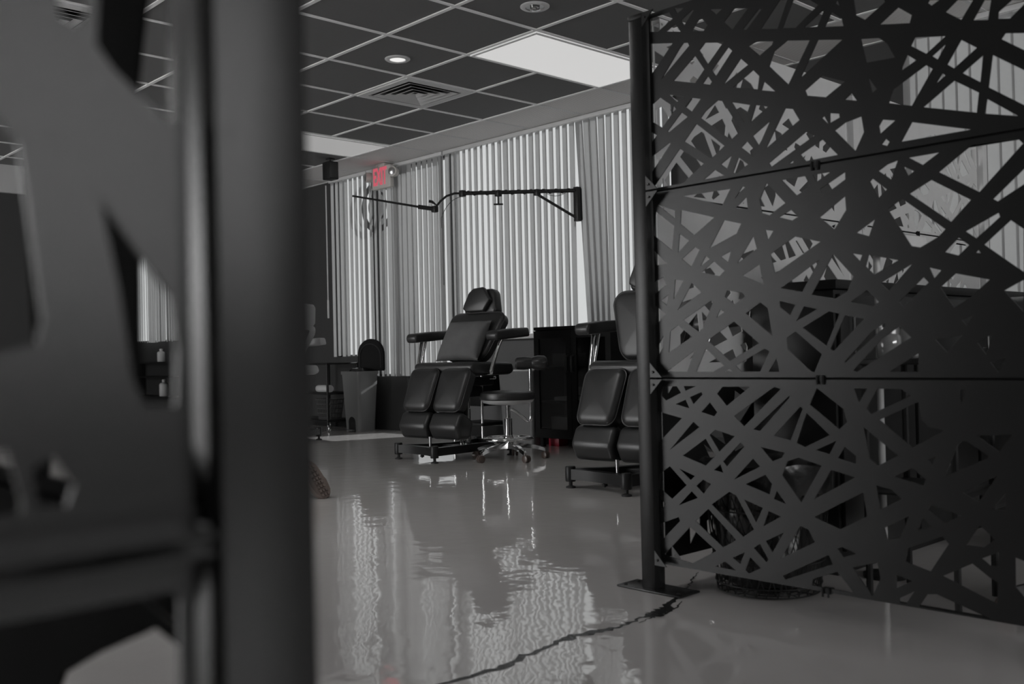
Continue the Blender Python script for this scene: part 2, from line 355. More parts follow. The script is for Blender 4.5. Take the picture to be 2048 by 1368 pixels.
# blind slat: woven fabric that lets daylight through
m, nt, b, o = new_mat('blind_slat_fabric'); M['slat'] = m
tr = nt.nodes.new('ShaderNodeBsdfTranslucent'); tr.inputs['Color'].default_value = (0.54, 0.54, 0.54, 1)
df = nt.nodes.new('ShaderNodeBsdfDiffuse')
tc = nt.nodes.new('ShaderNodeTexCoord'); n = nt.nodes.new('ShaderNodeTexNoise'); n.inputs['Scale'].default_value = 40
nt.links.new(tc.outputs['Object'], n.inputs['Vector'])
mx = nt.nodes.new('ShaderNodeMix'); mx.data_type = 'RGBA'; mx.inputs['A'].default_value = (0.5, 0.5, 0.5, 1); mx.inputs['B'].default_value = (0.58, 0.58, 0.58, 1)
nt.links.new(n.outputs['Fac'], mx.inputs['Factor']); nt.links.new(mx.outputs['Result'], df.inputs['Color'])
ms = nt.nodes.new('ShaderNodeMixShader'); ms.inputs['Fac'].default_value = 0.6
nt.links.new(df.outputs[0], ms.inputs[1]); nt.links.new(tr.outputs[0], ms.inputs[2]); nt.links.new(ms.outputs[0], o.inputs['Surface'])

# window pane: clear architectural glass
m, nt, b, o = new_mat('window_glass'); M['glass'] = m
t = nt.nodes.new('ShaderNodeBsdfTransparent'); t.inputs['Color'].default_value = (0.93, 0.94, 0.94, 1)
g = nt.nodes.new('ShaderNodeBsdfGlossy'); g.inputs['Roughness'].default_value = 0.02
ms = nt.nodes.new('ShaderNodeMixShader'); ms.inputs['Fac'].default_value = 0.06
nt.links.new(t.outputs[0], ms.inputs[1]); nt.links.new(g.outputs[0], ms.inputs[2]); nt.links.new(ms.outputs[0], o.inputs['Surface'])

# cabinet door glass: smoked, half see-through
m, nt, b, o = new_mat('cabinet_glass'); M['cab_glass'] = m
t = nt.nodes.new('ShaderNodeBsdfTransparent'); t.inputs['Color'].default_value = (0.62, 0.62, 0.62, 1)
g = nt.nodes.new('ShaderNodeBsdfGlossy'); g.inputs['Roughness'].default_value = 0.15; g.inputs['Color'].default_value = (0.6, 0.6, 0.6, 1)
ms = nt.nodes.new('ShaderNodeMixShader'); ms.inputs['Fac'].default_value = 0.06
nt.links.new(t.outputs[0], ms.inputs[1]); nt.links.new(g.outputs[0], ms.inputs[2]); nt.links.new(ms.outputs[0], o.inputs['Surface'])

# perforated basket plastic
# ------------------------------------------------------------------ helpers
def link(name, me, mat, parent=None, mat4=None, smooth=40):
    if isinstance(me, bmesh.types.BMesh):
        bm = me; me = bpy.data.meshes.new(name); bm.normal_update(); bm.to_mesh(me); bm.free()
    if smooth:
        me.polygons.foreach_set('use_smooth', [True]*len(me.polygons))
        me.set_sharp_from_angle(angle=R(smooth))
    o = bpy.data.objects.new(name, me); COL.objects.link(o)
    for mm in (mat if isinstance(mat, (list, tuple)) else [mat]): me.materials.append(mm)
    if parent: o.parent = parent
    if mat4 is not None: o.matrix_local = mat4
    return o

def tag(o, label, cat, group=None, kind=None):
    o['label'] = label; o['category'] = cat
    if group: o['group'] = group
    if kind: o['kind'] = kind
    return o

def thing(name, label, cat, loc=(0, 0, 0), rz=0, group=None):
    o = bpy.data.objects.new(name, None); COL.objects.link(o); o.empty_display_size = 0.05
    o.location = loc; o.rotation_euler = (0, 0, rz)
    return tag(o, label, cat, group)

def structure(name, bm, mat, parent=None, smooth=0):
    o = link(name, bm, mat, parent, smooth=smooth)
    if not parent: o['kind'] = 'structure'
    return o

def add_bm(dst, src):
    me = bpy.data.meshes.new('tmp'); src.to_mesh(me); src.free(); dst.from_mesh(me); bpy.data.meshes.remove(me)

def box(bm, x0, x1, y0, y1, z0, z1, bev=0.0, seg=2, mat=None):
    b = bmesh.new(); bmesh.ops.create_cube(b, size=1)
    for v in b.verts:
        v.co = Vector(((x0+x1)/2+v.co.x*(x1-x0), (y0+y1)/2+v.co.y*(y1-y0), (z0+z1)/2+v.co.z*(z1-z0)))
    if bev > 0: bmesh.ops.bevel(b, geom=b.edges[:], offset=bev, segments=seg, affect='EDGES', profile=0.5)
    if mat is not None: b.transform(mat)
    add_bm(bm, b); return bm

def tube(bm, pts, r, seg=12, caps=True, closed=False):
    pts = [Vector(p) for p in pts]; n = len(pts)
    rs = r if isinstance(r, (list, tuple)) else [r]*n
    rings = []; up = None
    for i, p in enumerate(pts):
        if closed: t = (pts[(i+1) % n]-pts[i-1]).normalized()
        else: t = (pts[min(i+1, n-1)]-pts[max(i-1, 0)]).normalized()
        if up is None:
            up = t.orthogonal().normalized()
        up = (up-t*up.dot(t)).normalized(); s = t.cross(up)
        rings.append([bm.verts.new(p+(up*math.cos(2*PI*k/seg)+s*math.sin(2*PI*k/seg))*rs[i]) for k in range(seg)])
    m = n if closed else n-1
    for i in range(m):
        a, c = rings[i], rings[(i+1) % n]
        for k in range(seg): bm.faces.new((a[k], a[(k+1) % seg], c[(k+1) % seg], c[k]))
    if caps and not closed:
        bm.faces.new(rings[0][::-1]); bm.faces.new(rings[-1])
    return bm

def arc(p0, p1, p2, n=8):
    p0, p1, p2 = Vector(p0), Vector(p1), Vector(p2)
    return [(1-t)**2*p0+2*t*(1-t)*p1+t*t*p2 for t in [i/n for i in range(n+1)]]

def lathe(bm, prof, seg=24, at=(0, 0, 0), mat=None):
    b = bmesh.new(); rings = []
    for r, z in prof:
        rings.append([b.verts.new((max(r, 1e-4)*math.cos(2*PI*k/seg), max(r, 1e-4)*math.sin(2*PI*k/seg), z)) for k in range(seg)])
    for i in range(len(rings)-1):
        for k in range(seg): b.faces.new((rings[i][k], rings[i][(k+1) % seg], rings[i+1][(k+1) % seg], rings[i+1][k]))
    b.faces.new(rings[0][::-1]); b.faces.new(rings[-1])
    if mat is not None: b.transform(mat)
    b.transform(Matrix.Translation(at)); add_bm(bm, b); return bm

def rrect(w, h, r, n=6):
    r = min(r, w/2-1e-4, h/2-1e-4); out = []
    for cx, cy, a0 in ((w/2-r, h/2-r, 0), (-w/2+r, h/2-r, 90), (-w/2+r, -h/2+r, 180), (w/2-r, -h/2+r, 270)):
        for i in range(n+1):
            a = R(a0+90*i/n); out.append((cx+r*math.cos(a), cy+r*math.sin(a)))
    return out

def cushion(w, h, t, rad, e, puff=0.012, shape=None, mat=None, n=6, back=True):
    """Upholstered pad: outline w x h in local X/Z, face towards -Y, thickness t, rounded edge e, swollen face."""
    b = bmesh.new(); rings = []
    lev = []
    K = 5
    if back: lev += [(e*0.6, t/2)]
    lev += [(0, t/2-e*0.5), (0, -t/2+e)]
    for k in range(1, K+1):
        a = PI/2*k/K; lev.append((e*(1-math.cos(a)), -t/2+e-e*math.sin(a)))
    base = min(w, h)/2
    for f in (0.15, 0.3, 0.45, 0.6, 0.75, 0.88, 0.97):
        lev.append((e+(base-e)*f, -t/2))
    def swell(x, z):
        X = min(1, abs(x)/(w/2-e*.6)); Z = min(1, abs(z)/(h/2-e*.6))
        return puff*((1-X**2.6)*(1-Z**2.6))**.8
    for ins, y in lev:
        pts = rrect(w-2*ins, h-2*ins, max(rad-ins, 0.004), n)
        ring = []
        for x, z in pts:
            v = Vector((x, y-(swell(x, z) if y < 0 else 0), z))
            if shape: v = Vector(shape(v))
            ring.append(b.verts.new(v))
        rings.append(ring)
    for a, c in zip(rings, rings[1:]):
        for k in range(len(a)): b.faces.new((a[k], a[(k+1) % len(a)], c[(k+1) % len(a)], c[k]))
    b.faces.new(rings[0][::-1]); b.faces.new(rings[-1])
    bmesh.ops.recalc_face_normals(b, faces=b.faces[:])
    if mat is not None: b.transform(mat)
    return b

def piping(name, w, h, t, rad, e, parent, mat, mat4, shape=None):
    pts = []
    for x, z in rrect(w+.002, h+.002, rad, 6):
        v = Vector((x, -t/2+e*.75, z)); v = Vector(shape(v)) if shape else v; pts.append(mat4 @ v)
    b = bmesh.new(); tube(b, pts, .0042, 8, closed=True); return link(name, b, mat, parent)

def profile_pad(prof, x0, x1, bev, seg=4, mat=None):
    """Side profile in local Y/Z, extruded along X, all edges rounded."""
    b = bmesh.new()
    A = [b.verts.new((x0, y, z)) for y, z in prof]; B = [b.verts.new((x1, y, z)) for y, z in prof]
    n = len(prof)
    b.faces.new(A); b.faces.new(B[::-1])
    for i in range(n): b.faces.new((A[(i+1) % n], A[i], B[i], B[(i+1) % n]))
    bmesh.ops.recalc_face_normals(b, faces=b.faces[:])
    bmesh.ops.bevel(b, geom=b.edges[:], offset=bev, segments=seg, affect='EDGES', profile=0.5)
    if mat is not None: b.transform(mat)
    return b

def plate(name, outline, holes, thick, mat, parent, mat4=None):
    """Sheet with cut-outs: outline and holes in local X/Z, constrained triangulation, extruded along Y."""
    from mathutils.geometry import delaunay_2d_cdt
    V, E = [], []
    for poly in [outline]+list(holes):
        k = len(V); n = len(poly)
        V += [Vector(p) for p in poly]; E += [(k+i, k+(i+1) % n) for i in range(n)]
    vo, eo, fo, _, _, _ = delaunay_2d_cdt(V, E, [], 0, 1e-6)
    def inside(p, poly):
        c = False
        for i in range(len(poly)):
            a, b = poly[i], poly[i-1]
            if (a[1] > p.y) != (b[1] > p.y) and p.x < (b[0]-a[0])*(p.y-a[1])/(b[1]-a[1])+a[0]: c = not c
        return c
    bm = bmesh.new()
    F = [bm.verts.new((v.x, -thick/2, v.y)) for v in vo]; B = [bm.verts.new((v.x, thick/2, v.y)) for v in vo]
    cnt = {}
    for f in fo:
        c = (vo[f[0]]+vo[f[1]]+vo[f[2]])/3
        if not inside(c, outline) or any(inside(c, h) for h in holes): continue
        bm.faces.new([F[i] for i in f]); bm.faces.new([B[i] for i in f][::-1])
        for i in range(3):
            k = (f[i], f[(i+1) % 3]); cnt[k] = 1
    for (i, j) in cnt:
        if (j, i) not in cnt: bm.faces.new((F[j], F[i], B[i], B[j]))
    bmesh.ops.delete(bm, geom=[v for v in bm.verts if not v.link_faces], context='VERTS')
    bmesh.ops.recalc_face_normals(bm, faces=bm.faces[:])
    return link(name, bm, mat, parent, mat4, smooth=0)

def text_mesh(body, size, extr):
    cu = bpy.data.curves.new('txt', 'FONT'); cu.body = body; cu.size = size; cu.extrude = extr; cu.align_x = 'CENTER'; cu.align_y = 'CENTER'
    cu.offset = size*0.02
    tmp = bpy.data.objects.new('tmp', cu); COL.objects.link(tmp)
    me = bpy.data.meshes.new_from_object(tmp.evaluated_get(bpy.context.evaluated_depsgraph_get()))
    bpy.data.objects.remove(tmp); bpy.data.curves.remove(cu); me.materials.clear()
    me.transform(Matrix.Rotation(PI/2, 4, 'X')); return me

# ------------------------------------------------------------------ camera
H = 0.72
cam_d = bpy.data.cameras.new('camera'); cam = bpy.data.objects.new('camera', cam_d); COL.objects.link(cam)
yaw, pitch, roll = R(-46.6233), R(0.6826), R(-1.3031)
fw = Vector((math.sin(yaw)*math.cos(pitch), math.cos(yaw)*math.cos(pitch), math.sin(pitch)))
r0 = Vector((math.cos(yaw), -math.sin(yaw), 0)); u0 = r0.cross(fw)
ri = r0*math.cos(roll)+u0*math.sin(roll); up = -r0*math.sin(roll)+u0*math.cos(roll)
mw = Matrix(((ri.x, up.x, -fw.x, 7.6814), (ri.y, up.y, -fw.y, -5.2694), (ri.z, up.z, -fw.z, H), (0, 0, 0, 1)))
cam.matrix_world = mw
cam_d.sensor_width = 36; cam_d.lens = 1995.24/2048*36; cam_d.clip_start = 0.02; cam_d.clip_end = 100
cam_d.dof.use_dof = True; cam_d.dof.focus_distance = 5.2; cam_d.dof.aperture_fstop = 4.6
scene.camera = cam

# ------------------------------------------------------------------ the room
CE = 2.577; WY = 0.579; T = 0.6096
XL, XR, YF = -8.0, 13.0, -9.0
structure('floor', box(bmesh.new(), XL, XR, YF, WY+0.2, -0.05, 0), M['floor'])
crk = []
pth = [(5.735,-2.62),(5.77,-2.70),(5.82,-2.79),(5.845,-2.86),(5.90,-2.98),(5.935,-3.05),(5.955,-3.12),(5.945,-3.17),(5.96,-3.25),(5.95,-3.33),(5.925,-3.42),(5.94,-3.52),(5.955,-3.62),(5.98,-3.73),(5.965,-3.89),(5.99,-4.05)]
wid = [w_*1.5 for w_ in [.002,.004,.006,.008,.012,.030,.042,.012,.010,.020,.026,.010,.016,.022,.010,.004]]
def crack_ribbon(bm, path, width, jit, z):
    fine = []; fw_ = []
    for i in range(len(path)-1):
        for k in range(6):
            t = k/6; fine.append(Vector((path[i][0]*(1-t)+path[i+1][0]*t, path[i][1]*(1-t)+path[i+1][1]*t, 0))); fw_.append(width[i]*(1-t)+width[i+1]*t)
    L = []
    for i, p in enumerate(fine):
        t = (fine[min(i+1, len(fine)-1)]-fine[max(i-1, 0)]).normalized(); s = Vector((-t.y, t.x, 0))
        c = p+s*random.uniform(-jit, jit)
        a, d = fw_[i]*random.uniform(.45, 1.0), fw_[i]*random.uniform(.2, 1.0)
        L.append((bm.verts.new((c+s*a*.6)+Vector((0, 0, z))), bm.verts.new((c-s*d*.6)+Vector((0, 0, z)))))
    for a, c in zip(L, L[1:]): bm.faces.new((a[0], c[0], c[1], a[1]))
bm = bmesh.new(); crack_ribbon(bm, pth, wid, .006, .0006)
crack_ribbon(bm, [(x+.018, y+.02) for x, y in pth[4:9]], [.003, .006, .008, .006, .002], .004, .0007)
crack_ribbon(bm, [(5.80,-2.55),(5.86,-2.60),(5.93,-2.62),(5.99,-2.60)], [.002, .008, .012, .003], .004, .0006)
floor_o = bpy.data.objects['floor']
link('floor_crack', bm, M['crack'], floor_o, smooth=0)
# fine hairline scratches of the coating
# window wall with openings: (x0,x1,z0,z1)
WIN = [(-7.0, -3.6, 1.0, 2.45), (-1.16, -0.50, 0.73, 2.62), (-0.47, -0.015, 0.53, 2.62), (0.015, 0.69, 0.04, 2.62), (0.72, 3.22, 0.87, 2.62), (5.05, 10.5, 0.87, 2.62)]
bm = bmesh.new(); x = XL
for (a, c, z0, z1) in WIN:
    box(bm, x, a, WY, WY+0.12, 0, CE+.05); box(bm, a, c, WY, WY+0.12, 0, z0) ; box(bm, a, c, WY, WY+0.12, z1, CE+.05); x = c
box(bm, x, XR, WY, WY+0.12, 0, CE+.05)
structure('wall_back', bm, M['wall_dark'])
bm = bmesh.new(); box(bm, XL-.1, XL, YF, WY+.12, 0, CE+.05); structure('wall_left', bm, M['wall_dark'])
bm = bmesh.new(); box(bm, XR, XR+.1, YF, WY+.12, 0, CE+.05); structure('wall_right', bm, M['wall_dark'])
bm = bmesh.new(); box(bm, XL, XR, YF-.1, YF, 0, CE+.05); structure('wall_front', bm, M['wall_grey'])
# dado under the main window is a lighter painted panel with a white sill on top
bm = bmesh.new(); box(bm, 0.74, 3.22, WY-.012, WY, 0.10, 0.83); structure('trim_1', bm, M['wall_grey'])
bm = bmesh.new(); box(bm, 0.72, 3.24, WY-.07, WY+.06, 0.845, 0.885, .006); structure('trim_2', bm, M['white_trim'], smooth=30)
bm = bmesh.new(); box(bm, XL, -0.5, WY-.015, WY, 0, 0.10); box(bm, .70, XR, WY-.015, WY, 0, 0.10); structure('baseboard_back', bm, M['black_plastic'])
# bulkhead hanging from the ceiling along the far left of the room
bm = bmesh.new(); box(bm, -2.6, -2.2, YF, -1.75, 2.32, CE); structure('trim_3', bm, M['wall_light'])
bm = bmesh.new(); box(bm, -2.55, -2.25, YF, -1.80, 0, 2.32); structure('wall_partition', bm, M['wall_dark'])

def window_unit(n, a, c, z0, z1, mull):
    fr = bmesh.new()
    w = .018
    box(fr, a, a+w, WY+.04, WY+.10, z0, z1); box(fr, c-w, c, WY+.04, WY+.10, z0, z1)
    box(fr, a, c, WY+.04, WY+.10, z0, z0+w); box(fr, a, c, WY+.04, WY+.10, z1-w, z1)
    for mx_ in mull: box(fr, mx_-.015, mx_+.015, WY+.03, WY+.10, z0, z1)
    o = structure('window_%d' % n, fr, M['wall_grey'])
    g = bmesh.new(); box(g, a+w, c-w, WY+.068, WY+.072, z0+w, z1-w); link('window_pane', g, M['glass'], o, smooth=0)
    return o
w1 = window_unit(1, *WIN[0], (-5.3,))
w2 = window_unit(2, *WIN[1], ())
w3 = window_unit(3, *WIN[4], (2.395,))
w4 = window_unit(4, *WIN[5], (6.8, 8.6))
w7 = window_unit(7, *WIN[2], ())
# glazed exit door
a, c, z0, z1 = WIN[3]
fr = bmesh.new()
box(fr, a, a+.025, WY+.03, WY+.09, z0, z1, .004); box(fr, c-.025, c, WY+.03, WY+.09, z0, z1, .004)
box(fr, a, c, WY+.03, WY+.09, z0, z0+.12, .004); box(fr, a, c, WY+.03, WY+.09, z1-.08, z1, .004)
door = structure('door_1', fr, M['dark_plastic'], smooth=30)
g = bmesh.new(); box(g, a+.025, c-.025, WY+.058, WY+.062, z0+.12, z1-.08); link('door_pane', g, M['glass'], door, smooth=0)
# round sticker ring on the narrow window beside the door
def ring_flat(bm, cx, cz, y, ro, ri_, t, seg=48, a0=0, a1=360):
    def pt(r, k, yy): return bm.verts.new((cx+r*math.cos(R(a0+(a1-a0)*k/seg)), yy, cz+r*math.sin(R(a0+(a1-a0)*k/seg))))
    V = [[pt(r, k, yy) for k in range(seg+1)] for r, yy in ((ro, y), (ro, y+t), (ri_, y+t), (ri_, y))]
    for j in range(4):
        A, B = V[j], V[(j+1) % 4]
        for k in range(seg): bm.faces.new((A[k], B[k], B[k+1], A[k+1]))
bm = bmesh.new(); ring_flat(bm, -0.50, 2.235, WY+.064, .27, .21, .002); ring_flat(bm, -0.50, 2.235, WY+.064, .155, .13, .002)
st = thing('window_sticker', 'round ring-shaped window sticker seen dimly behind blind slats under the red exit sign', 'sticker', (0, 0, 0))
link('ring', bm, M['wall_grey'], st, smooth=0)
bm = bmesh.new(); tube(bm, arc((-.72, WY+.0, 2.335), (-.35, WY+.0, 2.26), (0.02, WY+.0, 2.16), 14), .003, 6)
# ---- ceiling
bm = bmesh.new(); box(bm, XL, XR, YF, 0.0, CE+.002, CE+.05); structure('ceiling', bm, M['tile_dark'])
bm = bmesh.new(); box(bm, XL, XR, 0.0, WY, CE+.002, CE+.05); o = structure('ceiling_border', bm, M['ribbed'])
bm = bmesh.new()
for i in range(-13, 22):
    x = i*T; skip = None
    box(bm, x-.012, x+.012, YF, 0, CE-.004, CE+.004)
for j in range(0, 15):
    y = -j*T; box(bm, XL, XR, y-.012, y+.012, CE-.0045, CE+.004)
structure('trim_4', bm, M['grid'])
bm = bmesh.new()
for i in range(-13, 22): box(bm, i*T-.010, i*T+.010, .012, WY-.02, CE-.003, CE+.004)
box(bm, XL, XR, WY-.025, WY, CE-.005, CE+.003)
structure('trim_5', bm, M['white_trim'])

# ceiling light panels
def light_panel(i, j, mat, label, group='recessed ceiling light panels'):
    x0, x1, y1, y0 = i*T+.014, (i+1)*T-.014, -j*T-.014, -(j+2)*T+.014
    t = thing('ceiling_light', label, 'light', ((x0+x1)/2, (y0+y1)/2, CE-.01), 0, group)
    w, h = (x1-x0)/2, (y1-y0)/2
    b = bmesh.new(); box(b, -w, w, -h, h, .002, .011); link('diffuser', b, mat, t, smooth=0)
    f = bmesh.new()
    box(f, -w, -w+.02, -h, h, -.002, .012); box(f, w-.02, w, -h, h, -.002, .012); box(f, -w+.02, w-.02, -h, -h+.02, -.002, .012); box(f, -w+.02, w-.02, h-.02, h, -.002, .012)
    link('frame', f, M['grid'], t, smooth=0)
light_panel(5, 0, M['light_panel'], 'large white recessed light panel in the ceiling between the vent and the black lattice screen')
light_panel(0, 0, M['light_panel_dim'], 'recessed light panel in the ceiling behind the small black speaker')
light_panel(10, 0, M['light_panel'], 'recessed ceiling light panel glimpsed through the top of the black lattice screen')
light_panel(6, 4, M['fill_panel_on'], 'unseen added fill light panel over the aisle in front of the chairs')  # added out of view to brighten the floor and chair pads
light_panel(5, 9, M['fill_panel_low'], 'unseen added fill light panel over the aisle behind the foreground screen')
light_panel(0, 8, M['fill_panel_on'], 'unseen added fill light panel over the far end of the aisle')  # also out of view, put in to lift the room light
light_panel(-5, 3, M['fill_panel_on'], 'unseen added fill light panel beyond the bulkhead')

# recessed downlights
def downlight(x, y, on, label):
    t = thing('downlight', label, 'light', (x, y, CE), 0, 'round recessed downlights')
    b = bmesh.new()
    lathe(b, [(.046, .02), (.046, -.003), (.052, -.008), (.072, -.007), (.079, -.002), (.079, .003)], 40); 
    # open the trim so the recess shows
    b2 = bmesh.new(); rings = []
    for r, z in [(.079, .002), (.079, -.003), (.072, -.008), (.052, -.008), (.047, -.002), (.047, .003)]:
        rings.append([b2.verts.new((r*math.cos(2*PI*k/40), r*math.sin(2*PI*k/40), z)) for k in range(40)])
    for a_, c_ in zip(rings, rings[1:]):
        for k in range(40): b2.faces.new((a_[k], a_[(k+1) % 40], c_[(k+1) % 40], c_[k]))
    b.free(); link('trim_ring', b2, M['white_trim'], t)
    if on:
        b = bmesh.new(); lathe(b, [(.049, .0), (.049, -.004), (.03, -.0062), (.001, -.007)], 32); link('bulb', b, M['lamp_on'], t)
    else:
        b = bmesh.new(); rings = []
        for r, z in [(.048, -.004), (.046, -.0036), (.030, -.0028), (.012, -.0022), (.001, -.002)]:
            rings.append([b.verts.new((r*math.cos(2*PI*k/32), r*math.sin(2*PI*k/32), z)) for k in range(32)])
        for a_, c_ in zip(rings, rings[1:]):
            for k in range(32): b.faces.new((a_[k], a_[(k+1) % 32], c_[(k+1) % 32], c_[k]))
        link('reflector', b, M['steel'], t)
        b = bmesh.new(); lathe(b, [(.026, -.004), (.026, -.016), (.018, -.022), (.001, -.024)], 24); link('bulb', b, M['chrome'], t)
downlight(2.706, -1.496, True, 'lit round downlight in the dark ceiling tile beside the square air vent')
downlight(3.926, -1.496, False, 'unlit round downlight with a mirrored bulb, above the white light panel')

# four-way air vent, one tile
def frame_sq(bm, ho, hi, z0, z1):
    box(bm, -ho, ho, hi, ho, z0, z1); box(bm, -ho, ho, -ho, -hi, z0, z1); box(bm, -ho, -hi, -hi, hi, z0, z1); box(bm, hi, ho, -hi, hi, z0, z1)
def air_vent(i, j, label):
    t = thing('air_vent', label, 'vent', ((i+.5)*T, -(j+.5)*T, CE-.004), 0, 'ceiling air vents')
    b = bmesh.new(); hw = T/2-.014
    frame_sq(b, hw, hw-.055, -.006, .004)
    link('frame', b, M['vent'], t, smooth=0)
    b = bmesh.new(); box(b, -hw+.05, hw-.05, -hw+.05, hw-.05, .0035, .0045); link('duct', b, M['black_plastic'], t, smooth=0)
    for k, h in enumerate((.215, .160, .105, .052)):
        b = bmesh.new()
        # sloped louvre ring: outer edge high, inner edge low
        V = []
        for hh, z in ((h, -.010), (h-.036, .002), (h-.034, .0035), (h+.003, -.009)):
            V.append([b.verts.new((sx*hh, sy*hh, z)) for sx, sy in ((-1, -1), (1, -1), (1, 1), (-1, 1))])
        for j in range(4):
            A, B = V[j], V[(j+1) % 4]
            for q in range(4): b.faces.new((A[q], A[(q+1) % 4], B[(q+1) % 4], B[q]))
        bmesh.ops.recalc_face_normals(b, faces=b.faces[:])
        link('louvre', b, M['vent'], t, smooth=0)
air_vent(3, 1, 'square white ceiling air vent with stepped louvres beside the lit downlight')
air_vent(3, 5, 'ceiling air vent glimpsed through the top of the blurred foreground screen')

# ------------------------------------------------------------------ vertical blinds
def blind(name, label, x0, x1, zb, y=WY-.055, mean=-15, sd=5, group='vertical blinds on the window wall', skip=(), special=None, pitch_=.0765):
    t = thing(name, label, 'blinds', (x0, y, CE-.02), 0, group)
    b = bmesh.new(); box(b, 0, x1-x0, -.02, .02, -.014, .018, .003); link('headrail', b, M['white_trim'], t)
    n = int((x1-x0)/pitch_); run = mean
    for i in range(n):
        cx = (i+.5)*(x1-x0)/n
        if any(abs(x0+cx-s) < pitch_*.5 for s in skip): continue
        if random.random() < .16: run = mean+random.gauss(0, sd*1.6)
        a_top = run+random.gauss(0, sd*.55)
        a_bot = a_top-abs(random.gauss(0, 3.0))
        sw = 0.0
        if special and i in special: a_top, a_bot, sw = special[i]
        b = bmesh.new(); w = .0445; V = []
        zl = zb-(CE-.02)+random.uniform(-.006, .006)
        for q in range(5):
            f = q/4; a = R(a_top*(1-f)+a_bot*f); z = -.016*(1-f)+zl*f
            d = Vector((math.cos(a), math.sin(a), 0)); nn = Vector((-d.y, d.x, 0))*.0006; c = Vector((cx+sw*f, 0, z))
            cv = Vector((-d.y, d.x, 0))*-.004
            V.append([b.verts.new(p) for p in (c-d*w+nn, c+cv+nn, c+d*w+nn, c+d*w-nn, c+cv-nn, c-d*w-nn)])
        for A, B in zip(V, V[1:]):
            for k in range(6): b.faces.new((A[k], A[(k+1) % 6], B[(k+1) % 6], B[k]))
        b.faces.new(V[0][::-1]); b.faces.new(V[-1])
        link('slat', b, M['slat'], t, smooth=50)
    return t
bl = blind('vertical_blind', 'short vertical blind panel at the corner, left of the glazed exit door', -1.17, -.50, .735, mean=-11.5)
b = bmesh.new(); tube(b, [(-.045, -.02, -.03), (-.045, -.02, -1.23)], .006, 8); tube(b, [(-.045, -.02, -1.23), (-.045, -.02, -1.42)], .010, 8); link('wand', b, M['white_plastic'], bl)
bl = blind('vertical_blind', 'longest vertical blind panel, hanging over the glazed exit door behind the bin lid', -.49, .69, .53, mean=-15.5)
bl = blind('vertical_blind', 'wide vertical blind over the main window, behind the wall bracket arm', .71, 3.26, .885, mean=-14.5, special={20: (-20, -22, -.004), 21: (-8, -12, .085), 22: (-15, -14, .066), 23: (-14, -15, .044), 24: (-15, -16, .020)})
b = bmesh.new(); tube(b, [(-.008, -.03, -.03), (-.008, -.03, -1.2)], .004, 8); link('cord', b, M['dark_plastic'], bl)
bl = blind('vertical_blind', 'closed vertical blind seen through the upper holes of the black lattice screen', 5.0, 10.5, .87, mean=-2, sd=3)
bl = blind('vertical_blind', 'distant vertical blind glimpsed through a hole in the blurred foreground screen', -6.9, -3.7, .99, mean=-8)

